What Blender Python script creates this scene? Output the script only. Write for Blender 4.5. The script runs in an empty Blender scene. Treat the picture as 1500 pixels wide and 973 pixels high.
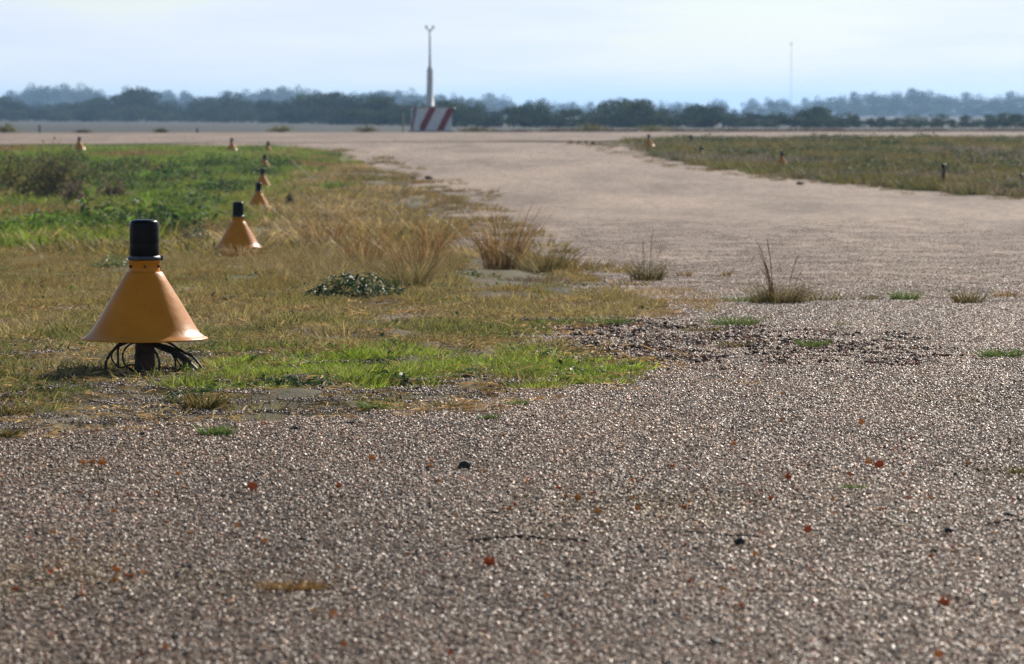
import bpy, bmesh, math, random
import numpy as np
from mathutils import Vector, Matrix

# ------------------------------------------------------------------ camera, sky, sun, exposure
sc = bpy.context.scene
C = sc.collection
EYE = 1.05
F = 5500.0            # focal length in photograph pixels (1500 wide)
HOR = 165.0           # row of the horizon
PITCH = math.atan((486.5 - HOR) / F)
cam_d = bpy.data.cameras.new('camera')
cam = bpy.data.objects.new('camera', cam_d); C.objects.link(cam)
cam_d.sensor_width = 36; cam_d.lens = 36 * F / 1500
cam_d.clip_start = 0.1; cam_d.clip_end = 30000
cam.location = (0, 0, EYE); cam.rotation_euler = (math.pi/2 - PITCH, 0, 0)
cam_d.dof.use_dof = True; cam_d.dof.focus_distance = 14.9; cam_d.dof.aperture_fstop = 8.5
sc.camera = cam

SUN_AZ, SUN_EL = math.radians(28), math.radians(31)     # azimuth to the right of the view axis
sun_dir = Vector((math.sin(SUN_AZ)*math.cos(SUN_EL), math.cos(SUN_AZ)*math.cos(SUN_EL), math.sin(SUN_EL)))
ld = bpy.data.lights.new('sun', 'SUN'); ld.energy = 5.0; ld.angle = math.radians(.6); ld.color = (1, .92, .82)
lo = bpy.data.objects.new('sun', ld); C.objects.link(lo)
lo.rotation_euler = sun_dir.to_track_quat('Z', 'Y').to_euler(); lo.location = (20, 20, 30)

W = bpy.data.worlds.new('World'); sc.world = W; W.use_nodes = True
wt = W.node_tree; wt.nodes.clear()
def wn(t): return wt.nodes.new(t)
sky = wn('ShaderNodeTexSky'); sky.sky_type = 'NISHITA'; sky.sun_disc = False
sky.sun_elevation = SUN_EL; sky.sun_rotation = SUN_AZ
sky.air_density = 1.0; sky.dust_density = .1; sky.ozone_density = 2.0; sky.altitude = 0
wtc = wn('ShaderNodeTexCoord'); wmp = wn('ShaderNodeMapping'); wmp.inputs['Scale'].default_value = (5, 5, 42)
wno = wn('ShaderNodeTexNoise'); wno.inputs['Scale'].default_value = 1.6; wno.inputs['Detail'].default_value = 5; wno.inputs['Roughness'].default_value = .5
wra = wn('ShaderNodeValToRGB'); wra.color_ramp.elements[0].position = .4; wra.color_ramp.elements[1].position = .62
wmu = wn('ShaderNodeMath'); wmu.operation = 'MULTIPLY_ADD'; wmu.inputs[1].default_value = .62; wmu.inputs[2].default_value = .34
# the veil of thin cloud is seen at a slant near the horizon, so it is denser there and thins out upward, all round
wse = wn('ShaderNodeSeparateXYZ'); wab = wn('ShaderNodeMath'); wab.operation = 'ABSOLUTE'
wex = wn('ShaderNodeMapRange'); wex.interpolation_type = 'SMOOTHSTEP'; wex.inputs['From Min'].default_value = 0; wex.inputs['From Max'].default_value = .26
wex.inputs['To Min'].default_value = 1; wex.inputs['To Max'].default_value = .06
wfa = wn('ShaderNodeMath'); wfa.operation = 'MULTIPLY'
wmx = wn('ShaderNodeMix'); wmx.data_type = 'RGBA'
wmx.inputs['B'].default_value = (8.2, 8.6, 10.9, 1)      # thin high cloud, in the sky texture's own units
wbg = wn('ShaderNodeBackground'); wbg.inputs['Strength'].default_value = .065
wou = wn('ShaderNodeOutputWorld')
L = wt.links.new
L(wtc.outputs['Generated'], wmp.inputs['Vector']); L(wmp.outputs['Vector'], wno.inputs['Vector'])
L(wno.outputs['Fac'], wra.inputs['Fac']); L(wra.outputs['Color'], wmu.inputs[0]); L(wtc.outputs['Generated'], wse.inputs[0]); L(wse.outputs['Z'], wab.inputs[0]); L(wab.outputs[0], wex.inputs['Value'])
L(wmu.outputs[0], wfa.inputs[0]); L(wex.outputs[0], wfa.inputs[1]); L(wfa.outputs[0], wmx.inputs['Factor'])
L(sky.outputs['Color'], wmx.inputs['A']); L(wmx.outputs['Result'], wbg.inputs['Color']); L(wbg.outputs[0], wou.inputs['Surface'])

sc.view_settings.view_transform = 'Standard'; sc.view_settings.look = 'None'
sc.view_settings.exposure = 0.62; sc.view_settings.gamma = 1
sc.render.engine = 'CYCLES'
sc.cycles.use_denoising = True; sc.cycles.denoiser = 'OPENIMAGEDENOISE'; sc.cycles.denoising_prefilter = 'NONE'; sc.cycles.denoising_input_passes = 'RGB_ALBEDO_NORMAL'; sc.cycles.use_adaptive_sampling = False; sc.cycles.sample_clamp_indirect = 2
sc.cycles.max_bounces = 6; sc.cycles.transparent_max_bounces = 8; sc.cycles.volume_bounces = 0
sc.cycles.caustics_reflective = False; sc.cycles.caustics_refractive = False

# ------------------------------------------------------------------ the lie of the land
ZD = np.array([(-400,0),(0,0),(10,0),(14.8,.02),(20,-.06),(28,-.24),(39.5,-.49),(55,-.72),(70,-.85),(93,-.91),(118,-.83),(148,-.5),
               (155,-.4),(178,-.19),(205,-.085),(222,-.09),(245,-.2),(300,-.4),(400,-.55),(600,-.8),(900,-.91),(1500,-.86),(3000,-.86),(9000,-.8)], float)
def _smooth():
    d = np.concatenate([np.arange(-400,0,20), np.arange(0,60,.5), np.arange(60,320,2), np.geomspace(320,9000,80)])
    z = np.interp(d, ZD[:,0], ZD[:,1])
    for _ in range(3):
        r = np.clip(np.abs(d)*.06, .8, 400)
        z = (np.interp(d-r, d, z) + np.interp(d, d, z)*2 + np.interp(d+r, d, z)) / 4
    return d, z
_sd, _sz = _smooth()
def zg(d): return np.interp(d, _sd, _sz)
_cp, _sp = math.cos(PITCH), math.sin(PITCH)
_dd = np.concatenate([np.arange(4,60,.05), np.arange(60,400,.25), np.arange(400,6000,5)])
def at(px, py):
    """the point of the ground seen at a place in the photograph"""
    x, y = (px-750)/F, (486.5-py)/F
    dy = _cp + y*_sp; dz = -_sp + y*_cp
    dep = EYE + dz/dy*_dd - zg(_dd)
    i = int(np.argmax(dep < 0)) or len(_dd)-1
    d = _dd[i]
    return Vector((x/dy*d, d, float(zg(d))))
def pxm(d): return F/d
rng = np.random.default_rng(7)
def sinnoise(x, y, s, seed, n=9):
    r = np.random.default_rng(seed); o = np.zeros_like(np.asarray(x, float))
    for _ in range(n):
        a = r.uniform(0, 6.283); k = 6.283/s*r.uniform(.55, 1.8)
        o = o + np.sin((x*math.cos(a)+y*math.sin(a))*k + r.uniform(0, 6.283))
    return o/math.sqrt(n)

# borders of the pavement, read off the photograph and carried to the ground
EL = [(0,642),(230,626),(420,618),(600,606),(760,578),(930,560),(880,540),(840,520),(775,497),(775,485),(850,472),(965,457),(915,440),(885,425),
      (850,410),(800,388),(735,362),(690,335),(650,308),(610,282),(560,252),(510,234),(480,224),(440,218)]
_el = np.array([at(*p)[:2] for p in EL])
_el = np.vstack([[(-60, 11.6), (-15, 11.9)], _el, [(_el[-1,0]-6, _el[-1,1]+3)]])
ER = [(1500,290),(1380,283),(1250,270),(1140,258),(1040,245),(980,233),(930,222),(880,212),(862,207.5)]
_er = np.array([at(*p)[:2] for p in ER])
_er = np.vstack([[(30, 24), (16, 30), (12.4, 78)], _er, [(_er[-1,0]-1, _er[-1,1]+12)]])
def XL(d): return np.where(d < 11.6, -60, np.interp(d, _el[:,1], _el[:,0]))
def XR(d): return np.where(d < 24, 30, np.interp(d, _er[:,1], _er[:,0]))
RA, RB = at(0, 212.5), at(1500, 203.5)
RS = (RB.y-RA.y)/(RB.x-RA.x)
def dnear(X): return RA.y + RS*(X-RA.x)
RW = 50.0
def on_runway(x, d): return (d > dnear(x)) & (d < dnear(x)+RW)
SEAM = at(1200, 444).y
def on_paved(x, d):
    return ((x > XL(d)) & (x < XR(d)) & (d < dnear(x)+5)) | on_runway(x, d)
def verge_w(x, d):
    w = np.maximum(XL(d)-x, x-XR(d))
    w = np.clip(w/.35, 0, 1); return np.where(d < 11.6, 0, w)
def zt(x, d):
    """height of the soil: a little below the pavement, lumpy on the verge"""
    w = verge_w(x, d)
    b = sinnoise(x, d, .55, 3)*.011 + sinnoise(x, d, 1.6, 4)*.017
    b2 = sinnoise(x, d, 6, 5)*.05*np.clip((d-35)/30, 0, 1)
    return zg(d) - .014 - .012*np.clip((d-30)/60, 0, 3) + w*(b*np.clip((260-d)/100, 0, 1) + b2*np.clip((140-d)/20, 0, 1) + .012)

# ------------------------------------------------------------------ materials
def mat(name):
    m = bpy.data.materials.new(name); m.use_nodes = True; nt = m.node_tree
    for n in list(nt.nodes):
        if n.type != 'OUTPUT_MATERIAL': nt.nodes.remove(n)
    return m, nt, next(n for n in nt.nodes if n.type == 'OUTPUT_MATERIAL')
def ramp(nt, stops, interp='LINEAR'):
    r = nt.nodes.new('ShaderNodeValToRGB'); e = r.color_ramp; e.interpolation = interp
    while len(e.elements) < len(stops): e.elements.new(.5)
    for el, (p, c) in zip(e.elements, stops): el.position = p; el.color = (*c, 1)
    return r
def noise(nt, scale, detail=4, rough=.55, vec=None, stretch=None):
    n = nt.nodes.new('ShaderNodeTexNoise'); n.inputs['Scale'].default_value = scale
    n.inputs['Detail'].default_value = detail; n.inputs['Roughness'].default_value = rough
    if vec is None:
        tc = nt.nodes.new('ShaderNodeTexCoord'); vec = tc.outputs['Object']
    if stretch:
        mp = nt.nodes.new('ShaderNodeMapping'); mp.inputs['Scale'].default_value = stretch
        nt.links.new(vec, mp.inputs['Vector']); vec = mp.outputs['Vector']
    nt.links.new(vec, n.inputs['Vector']); return n
def mix(nt, fac, a, b, mode='MIX'):
    m = nt.nodes.new('ShaderNodeMix'); m.data_type = 'RGBA'; m.blend_type = mode
    for s, v in (('Factor', fac), ('A', a), ('B', b)):
        if isinstance(v, (int, float)): m.inputs[s].default_value = v
        elif isinstance(v, tuple): m.inputs[s].default_value = (*v, 1)
        else: nt.links.new(v, m.inputs[s])
    return m.outputs['Result']
def bsdf(nt, out, col, rough=.7, spec=.4, bump=None, bs=.3, bd=.01, metal=0):
    p = nt.nodes.new('ShaderNodeBsdfPrincipled')
    p.inputs['Roughness'].default_value = rough; p.inputs['Specular IOR Level'].default_value = spec; p.inputs['Metallic'].default_value = metal
    if isinstance(col, tuple): p.inputs['Base Color'].default_value = (*col, 1)
    else: nt.links.new(col, p.inputs['Base Color'])
    if bump is not None:
        b = nt.nodes.new('ShaderNodeBump'); b.inputs['Strength'].default_value = bs; b.inputs['Distance'].default_value = bd
        nt.links.new(bump, b.inputs['Height']); nt.links.new(b.outputs[0], p.inputs['Normal'])
    nt.links.new(p.outputs[0], out.inputs['Surface']); return p
def simple(name, c1, c2, scale=8, rough=.6, spec=.4, bs=.15, bd=.01, lo_=.35, hi=.65, metal=0):
    m, nt, out = mat(name)
    n = noise(nt, scale, 6, .6)
    r = ramp(nt, [(lo_, c1), (hi, c2)]); nt.links.new(n.outputs['Fac'], r.inputs['Fac'])
    bsdf(nt, out, r.outputs['Color'], rough, spec, n.outputs['Fac'], bs, bd, metal); return m
def plant(name, cols, trans=.4, gloss=.25, instancer=False, rough=.45, vary=False):
    """thin leaves and blades: light comes through them; each blade its own tone"""
    m, nt, out = mat(name)
    g = nt.nodes.new('ShaderNodeNewGeometry')
    r = ramp(nt, cols); nt.links.new(g.outputs['Random Per Island'], r.inputs['Fac']); col = r.outputs['Color']
    if instancer:
        a = nt.nodes.new('ShaderNodeAttribute'); a.attribute_type = 'INSTANCER'; a.attribute_name = 'tint'
        col = mix(nt, 1.0, col, a.outputs['Color'], 'MULTIPLY')
    if vary:
        oi = nt.nodes.new('ShaderNodeObjectInfo'); vr = ramp(nt, [(0, (.55,.6,.65)), (.5, (1,1,1)), (1, (1.75,1.6,1.3))]); nt.links.new(oi.outputs['Random'], vr.inputs['Fac'])
        col = mix(nt, 1.0, col, vr.outputs['Color'], 'MULTIPLY')
    p = nt.nodes.new('ShaderNodeBsdfPrincipled'); p.inputs['Roughness'].default_value = rough; p.inputs['Specular IOR Level'].default_value = gloss
    nt.links.new(col, p.inputs['Base Color'])
    t = nt.nodes.new('ShaderNodeBsdfTranslucent'); nt.links.new(col, t.inputs['Color'])
    ms = nt.nodes.new('ShaderNodeMixShader'); ms.inputs['Fac'].default_value = trans
    nt.links.new(p.outputs[0], ms.inputs[1]); nt.links.new(t.outputs[0], ms.inputs[2]); nt.links.new(ms.outputs[0], out.inputs['Surface'])
    return m

# soil and field
M_soil, nt, out = mat('soil')
tc = nt.nodes.new('ShaderNodeTexCoord'); V = tc.outputs['Object']
n1 = noise(nt, 1.1, 7, .6, V); n2 = noise(nt, 75, 5, .75, V); n3 = noise(nt, .12, 4, .55, V); n4 = noise(nt, .012, 6, .6, V, (1, .35, 1))
near = ramp(nt, [(.36, (.085,.065,.046)), (.5, (.13,.098,.066)), (.64, (.20,.155,.10))]); nt.links.new(n1.outputs['Fac'], near.inputs['Fac'])
fine = ramp(nt, [(.38, (.35,.32,.3)), (.5, (.9,.88,.85)), (.6, (1.5,1.42,1.3))]); nt.links.new(n2.outputs['Fac'], fine.inputs['Fac'])
c = mix(nt, 1.0, near.outputs['Color'], fine.outputs['Color'], 'MULTIPLY')
grn = ramp(nt, [(.45, (0,0,0)), (.6, (1,1,1))]); nt.links.new(n3.outputs['Fac'], grn.inputs['Fac'])
gf = nt.nodes.new('ShaderNodeMath'); gf.operation = 'MULTIPLY'; gf.inputs[1].default_value = .55; nt.links.new(grn.outputs['Color'], gf.inputs[0])
c = mix(nt, gf.outputs[0], c, (.10,.115,.05))
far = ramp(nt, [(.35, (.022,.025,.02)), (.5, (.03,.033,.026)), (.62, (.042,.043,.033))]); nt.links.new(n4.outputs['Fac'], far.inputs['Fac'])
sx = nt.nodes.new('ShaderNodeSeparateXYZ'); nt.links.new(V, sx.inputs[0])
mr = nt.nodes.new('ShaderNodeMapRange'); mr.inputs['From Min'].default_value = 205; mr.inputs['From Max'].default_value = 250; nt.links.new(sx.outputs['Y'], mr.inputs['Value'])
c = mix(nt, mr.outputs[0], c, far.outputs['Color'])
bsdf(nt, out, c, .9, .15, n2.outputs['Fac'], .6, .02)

def pave_mat(name, base, hi, fscale, patch, spec=.35, rough=.75, bs=.5):
    m, nt, out = mat(name)
    tc = nt.nodes.new('ShaderNodeTexCoord'); V = tc.outputs['Object']
    f = noise(nt, fscale, 3, .7, V); p = noise(nt, .3, 7, .66, V, (1, .22, 1)); q = noise(nt, 3.5, 5, .6, V, (1, .35, 1))
    r = ramp(nt, [(.28, tuple(k*.35 for k in base)), (.47, base), (.62, hi), (.74, tuple(min(.8, k*1.6) for k in hi))]); nt.links.new(f.outputs['Fac'], r.inputs['Fac'])
    pr = ramp(nt, [(.36, patch), (.5, (.92,.91,.9)), (.62, (1.14,1.12,1.09))]); nt.links.new(p.outputs['Fac'], pr.inputs['Fac'])
    qr = ramp(nt, [(.36, (.68,.66,.64)), (.5, (.98,.98,.98)), (.64, (1.16,1.15,1.14))]); nt.links.new(q.outputs['Fac'], qr.inputs['Fac'])
    c = mix(nt, 1.0, r.outputs['Color'], pr.outputs['Color'], 'MULTIPLY'); c = mix(nt, 1.0, c, qr.outputs['Color'], 'MULTIPLY')
    g = noise(nt, 11, 4, .65, V, (1, .5, 1)); gr = ramp(nt, [(.38, (.66,.64,.62)), (.52, (1,1,1)), (.64, (1.2,1.2,1.18))]); nt.links.new(g.outputs['Fac'], gr.inputs['Fac'])
    c = mix(nt, 1.0, c, gr.outputs['Color'], 'MULTIPLY')
    bsdf(nt, out, c, rough, spec, f.outputs['Fac'], bs, .008); return m
M_apron = pave_mat('worn_chip_seal', (.11,.078,.054), (.19,.135,.09), 90, (.7,.68,.66), .08)
M_taxi = pave_mat('worn_taxiway_surface', (.26,.20,.152), (.35,.272,.21), 26, (.62,.60,.58), .1, .85, .8)
M_run = pave_mat('worn_runway_surface', (.225,.17,.128), (.285,.217,.165), 9, (.8,.78,.76), .1, .85)

# loose chippings: each stone its own colour
def stone_mat(name, stops, rough=.42, spec=.55, instancer=True):
    m, nt, out = mat(name)
    g = nt.nodes.new('ShaderNodeNewGeometry'); r = ramp(nt, stops, 'CONSTANT'); nt.links.new(g.outputs['Random Per Island'], r.inputs['Fac'])
    c = r.outputs['Color']
    if instancer:
        a = nt.nodes.new('ShaderNodeAttribute'); a.attribute_type = 'INSTANCER'; a.attribute_name = 'tint'
        c = mix(nt, 1.0, c, a.outputs['Color'], 'MULTIPLY')
    n = noise(nt, 160, 3, .6)
    v = ramp(nt, [(.35, (.75,.74,.73)), (.65, (1.15,1.14,1.12))]); nt.links.new(n.outputs['Fac'], v.inputs['Fac'])
    c = mix(nt, 1.0, c, v.outputs['Color'], 'MULTIPLY')
    bsdf(nt, out, c, rough, spec, n.outputs['Fac'], .3, .003); return m
M_chip = stone_mat('stone_chippings', [(0,(.025,.018,.013)),(.08,(.09,.06,.039)),(.18,(.18,.117,.072)),(.31,(.27,.177,.107)),(.46,(.37,.24,.145)),(.61,(.45,.30,.182)),
    (.72,(.56,.40,.26)),(.83,(.33,.25,.175)),(.875,(.66,.50,.34)),(.915,(.80,.68,.53)),(.94,(.46,.18,.045)),(.966,(.40,.10,.03))], .46, .22)
M_rub = stone_mat('broken_asphalt', [(0,(.03,.024,.02)),(.2,(.06,.045,.035)),(.36,(.11,.08,.06)),(.5,(.18,.132,.096)),(.62,(.26,.19,.138)),(.80,(.32,.125,.05)),(.87,(.36,.27,.2)),(.95,(.55,.46,.37))], .6, .2)
M_dark = simple('dark_stone', (.014,.012,.011), (.036,.03,.026), 60, .6, .3)
M_clod = simple('brown_clod', (.05,.036,.024), (.12,.085,.05), 20, .9, .2, .6, .03)

WHT = [(0,(.42,.42,.42)),(.5,(1,1,1)),(1,(1.9,1.8,1.65))]
M_blade = plant('grass_blades', WHT, .36, .06, True, .6)
M_leafs = plant('weed_leaves', WHT, .4, .10, True, .6)
M_dry = plant('dry_grass', [(0,(.07,.035,.013)),(.45,(.23,.125,.04)),(.8,(.36,.22,.085)),(1,(.62,.47,.26))], .38, .1)
M_mixg = plant('half_dry_grass', [(0,(.03,.036,.011)),(.45,(.10,.095,.026)),(.7,(.21,.145,.048)),(1,(.40,.30,.14))], .38, .1)
M_green = plant('green_grass', [(0,(.05,.09,.02)),(.5,(.09,.15,.03)),(1,(.2,.22,.07))], .45, .35)
M_weed = plant('dark_weed_leaf', [(0,(.02,.045,.018)),(.6,(.04,.085,.028)),(1,(.08,.12,.05))], .3, .14, False, .5)
M_shrub = plant('shrub_leaf', [(0,(.08,.07,.03)),(.5,(.16,.14,.055)),(1,(.26,.21,.09))], .35, .04, False, .8)
M_brush = plant('brown_shrub_leaf', [(0,(.08,.055,.04)),(.5,(.16,.11,.075)),(1,(.25,.18,.12))], .35, .04, False, .8)
M_ygreen = plant('yellow_green_leaf', [(0,(.10,.11,.025)),(.5,(.19,.18,.04)),(1,(.3,.24,.07))], .35, .04, False, .8)
M_redleaf = simple('red_dry_leaf', (.42,.08,.02), (.62,.18,.05), 2.5, .6, .3)
M_oraleaf = simple('orange_dry_leaf', (.55,.20,.03), (.8,.36,.08), 2.5, .6, .3)
M_scrub = plant('evergreen_scrub', [(0,(.026,.042,.022)),(.6,(.045,.066,.034)),(1,(.075,.09,.045))], .3, .0, False, .9, True)
M_fart = plant('far_tree_leaf', [(0,(.03,.05,.03)),(.6,(.05,.07,.04)),(1,(.075,.09,.05))], .3, .0, False, .9, True)
M_bark = simple('bark', (.06,.048,.038), (.14,.115,.09), 5, .9, .2)

# ------------------------------------------------------------------ object helpers
def tag(o, label=None, cat=None, group=None, kind=None):
    for k, v in (('label', label), ('category', cat), ('group', group), ('kind', kind)):
        if v: o[k] = v
    return o
def mesh(name, verts, faces, mats, smooth=False, mi=None):
    me = bpy.data.meshes.new(name); me.from_pydata([tuple(map(float, v)) for v in verts], [], faces)
    for m in (mats if isinstance(mats, (list, tuple)) else [mats]): me.materials.append(m)
    if smooth: me.polygons.foreach_set('use_smooth', [True]*len(me.polygons))
    if mi is not None: me.polygons.foreach_set('material_index', mi)
    me.update(); return me
def link(name, me, parent=None, loc=(0,0,0), rz=0, s=1):
    o = bpy.data.objects.new(name, me); C.objects.link(o); o.location = loc; o.rotation_euler = (0, 0, rz)
    o.scale = s if isinstance(s, (tuple, list)) else (s, s, s)
    if parent: o.parent = parent
    return o
def grid(name, P, m, smooth=True):
    r, c = P.shape[:2]; i = np.arange(r*c).reshape(r, c)
    f = np.stack([i[:-1,:-1], i[:-1,1:], i[1:,1:], i[1:,:-1]], -1).reshape(-1, 4)
    me = bpy.data.meshes.new(name); me.vertices.add(r*c); me.vertices.foreach_set('co', P.reshape(-1).astype(np.float32))
    me.loops.add(f.size); me.loops.foreach_set('vertex_index', f.reshape(-1).astype(np.int32))
    me.polygons.add(len(f)); me.polygons.foreach_set('loop_start', np.arange(0, f.size, 4, dtype=np.int32))
    me.update(calc_edges=True); me.validate(); me.materials.append(m)
    me.polygons.foreach_set('use_smooth', [smooth]*len(f)); return link(name, me)
class MB:
    """collects shapes, then links them as one mesh"""
    def __init__(s): s.v, s.f = [], []
    def add(s, v, f):
        b = len(s.v); s.v += [tuple(p) for p in v]; s.f += [tuple(b+i for i in q) for q in f]; return s
    def box(s, cx, cy, cz, sx, sy, sz, bev=0):
        bm = bmesh.new(); bmesh.ops.create_cube(bm, size=1)
        for v in bm.verts: v.co = Vector((cx+v.co.x*sx, cy+v.co.y*sy, cz+v.co.z*sz))
        if bev: bmesh.ops.bevel(bm, geom=bm.edges[:], offset=bev, segments=2, affect='EDGES')
        bm.verts.index_update(); s.add([v.co for v in bm.verts], [[v.index for v in f.verts] for f in bm.faces]); bm.free(); return s
    def lathe(s, prof, n=32, cx=0, cy=0, jit=None):
        v = []; f = []
        for r, z in prof:
            for k in range(n):
                a = k*2*math.pi/n; rr = r*(1 + (jit(a, z) if jit else 0)); v.append((cx+rr*math.cos(a), cy+rr*math.sin(a), z))
        for i in range(len(prof)-1):
            for k in range(n):
                k2 = (k+1) % n; f.append((i*n+k, i*n+k2, (i+1)*n+k2, (i+1)*n+k))
        return s.add(v, f)
    def tube(s, pts, r, n=8):
        pts = [Vector(p) for p in pts]; rs = r if isinstance(r, (list, tuple)) else [r]*len(pts); v = []; f = []
        for i, p in enumerate(pts):
            t = (pts[min(i+1, len(pts)-1)] - pts[max(i-1, 0)]).normalized()
            a = t.cross(Vector((0,0,1)) if abs(t.z) < .9 else Vector((1,0,0))).normalized(); b = t.cross(a)
            for k in range(n):
                an = k*2*math.pi/n; v.append(p + (a*math.cos(an)+b*math.sin(an))*rs[i])
        for i in range(len(pts)-1):
            for k in range(n):
                k2 = (k+1) % n; f.append((i*n+k, i*n+k2, (i+1)*n+k2, (i+1)*n+k))
        f.append(tuple(range(n))[::-1]); f.append(tuple((len(pts)-1)*n+k for k in range(n)))
        return s.add(v, f)
    def me(s, name, m, smooth=False): 
        me = mesh(name, s.v, s.f, m, smooth)
        bm = bmesh.new(); bm.from_mesh(me); bmesh.ops.recalc_face_normals(bm, faces=bm.faces[:]); bm.to_mesh(me); bm.free(); return me
    def build(s, name, m, parent=None, smooth=False, loc=(0,0,0)): return link(name, s.me(name, m, smooth), parent, loc)
def empty(name, loc, rz=0, s=1):
    o = bpy.data.objects.new(name, None); C.objects.link(o); o.location = loc; o.rotation_euler = (0,0,rz); o.scale = (s,s,s); o.empty_display_size = .1; return o
def copy_tree(o, parent=None):
    c = o.copy(); C.objects.link(c); c.parent = parent
    for ch in o.children: copy_tree(ch, c)
    return c
def spline(pts, n=6):
    pts = [Vector(p) for p in pts]; o = []
    for i in range(len(pts)-1):
        p0, p1, p2, p3 = pts[max(i-1,0)], pts[i], pts[i+1], pts[min(i+2, len(pts)-1)]
        for k in range(n):
            t = k/n; o.append(.5*((2*p1)+(p2-p0)*t+(2*p0-5*p1+4*p2-p3)*t*t+(3*p1-p0-3*p2+p3)*t**3))
    return o + [pts[-1]]

# ------------------------------------------------------------------ ground, apron, taxiway, runway
rows = np.concatenate([[-300,-120,-40,-15,-4,2,5], np.arange(7,11.4,.4), np.arange(11.4,28,.07), np.arange(28,45,.2), np.arange(45,120,.8),
                       np.arange(120,260,2), np.geomspace(260,9000,50)])
colp = np.concatenate([np.arange(0,4.4,.07), np.arange(4.4,12,.25), np.arange(12,45,1.0), np.geomspace(45,6000,32)])
cols = np.concatenate([-colp[::-1], colp[1:]])
Xg, Dg = np.meshgrid(cols, rows)
ground = grid('ground', np.stack([Xg, Dg, zt(Xg, Dg)], -1), M_soil); tag(ground, kind='structure')
def ragged(d, seed, a=.12): return sinnoise(d*3, d*0, 1.0, seed)*a*np.clip(d/30, .5, 3) + sinnoise(d*13, d*0, 1.0, seed+1)*a*.4
def sheet(name, ds, xl, xr, lift, m, n=60):
    u = np.linspace(0, 1, n); u = u*u*(3-2*u)
    X = xl[:,None]*(1-u) + xr[:,None]*u; D = np.repeat(ds[:,None], n, 1)
    o = grid(name, np.stack([X, D, zg(D)+lift], -1), m); tag(o, kind='structure'); return o
ra = rows[rows <= SEAM+.05]
sheet('apron', ra, np.where(ra < 12, XL(ra), XL(ra)+ragged(ra, 11, .05)), XR(ra), .004, M_apron)
rt = np.concatenate([[SEAM-.1], rows[(rows > SEAM) & (rows < 215)]])
rt = rt[rt < dnear(XL(rt))+6]
sheet('taxiway', rt, XL(rt)+ragged(rt, 21, .2), XR(rt)+ragged(rt, 31, .2), -.002, M_taxi)
xs = np.concatenate([np.arange(-90,60,2.0), np.arange(60,420,10)]); ts = np.linspace(0, RW, 26)
XX, TT = np.meshgrid(xs, ts)
DD = dnear(XX)+TT + np.where(TT == 0, sinnoise(XX, XX*0, 9, 41)*1.2, 0) + np.where(TT == RW, sinnoise(XX, XX*0, 7, 42)*1.2, 0)
rw = grid('runway', np.stack([XX, DD, zg(DD)+.022], -1), M_run); tag(rw, kind='structure')

# ------------------------------------------------------------------ blades, leaves, stones
def blades(r_, n, rad, h0, h1, w, bend, lean=.5, dirx=0., levels=3):
    """n tapered blades rising from a disc; returns verts and faces"""
    v, f = [], []
    for _ in range(n):
        a = r_.uniform(0, 6.283); q = rad*math.sqrt(r_.uniform(0, 1)); bx, by = q*math.cos(a), q*math.sin(a)
        h = r_.uniform(h0, h1); t = a + r_.normal(0, .7); L_ = r_.uniform(.05, lean)*(.4+q/max(rad,1e-4)); k = r_.uniform(.2, 1)*bend*(2.1 if r_.uniform() < .12 else 1)
        dx, dy = math.cos(t), math.sin(t); sa = r_.uniform(0, 3.14); sx_, sy_ = math.cos(sa)*w*.5, math.sin(sa)*w*.5
        b = len(v); ww = r_.uniform(.4, 1.8)
        for i in range(levels):
            s = i/levels; o = h*(L_*s + k*s*s); z = h*s*(1-.35*k*s); g = (1-.55*s)*ww
            x, y = bx+dx*o+dirx*h*s, by+dy*o
            v += [(x-sx_*g, y-sy_*g, z), (x+sx_*g, y+sy_*g, z)]
        o = h*(L_+k); v.append((bx+dx*o+dirx*h, by+dy*o, h*(1-.35*k)))
        for i in range(levels-1): f.append((b+2*i, b+2*i+1, b+2*i+3, b+2*i+2))
        f.append((b+2*levels-2, b+2*levels-1, b+2*levels))
    return v, f
def leaves(r_, n, rad, h, size, up=.5):
    """n broad folded leaves on a low mound"""
    v, f = [], []
    for _ in range(n):
        a = r_.uniform(0, 6.283); q = rad*math.sqrt(r_.uniform(0, 1)); cx, cy = q*math.cos(a), q*math.sin(a)
        cz = h*(1-(q/rad)**2*.75)*r_.uniform(.25, 1)
        L_ = size*r_.uniform(.55, 1.2); w = L_*r_.uniform(.28, .45); t = a+r_.normal(0, .9); el = r_.uniform(-.35, up)
        u = Vector((math.cos(t)*math.cos(el), math.sin(t)*math.cos(el), math.sin(el))); s = Vector((-math.sin(t), math.cos(t), r_.normal(0, .25))).normalized(); nn = u.cross(s)
        b = len(v); p0 = Vector((cx, cy, cz))
        for i, (al, wd) in enumerate(((0, .12), (.35, 1), (.7, .8), (1, .08))):
            c0 = p0 + u*L_*al - Vector((0,0,1))*L_*.35*al*al
            v += [c0 - s*w*wd*.5 + nn*w*wd*.22, c0, c0 + s*w*wd*.5 + nn*w*wd*.22]
        for i in range(3):
            k = b+3*i; f += [(k, k+1, k+4, k+3), (k+1, k+2, k+5, k+4)]
    return v, f
def ico(sub):
    bm = bmesh.new(); bmesh.ops.create_icosphere(bm, subdivisions=sub, radius=1); bm.verts.index_update()
    v = np.array([x.co[:] for x in bm.verts]); f = [tuple(q.index for q in p.verts) for p in bm.faces]; bm.free(); return v, f
ICO1, ICO2 = ico(1), ico(2)
def stone(r_, base=ICO1, jit=.22, flat=.65):
    v = base[0]*(1+r_.normal(0, jit, (len(base[0]), 1)).clip(-.4, .4))
    q, _ = np.linalg.qr(r_.normal(size=(3, 3))); v = (v*np.array([1, r_.uniform(.6, .95), r_.uniform(.55, .85)])) @ q
    v[:,2] *= flat; return v
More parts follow.
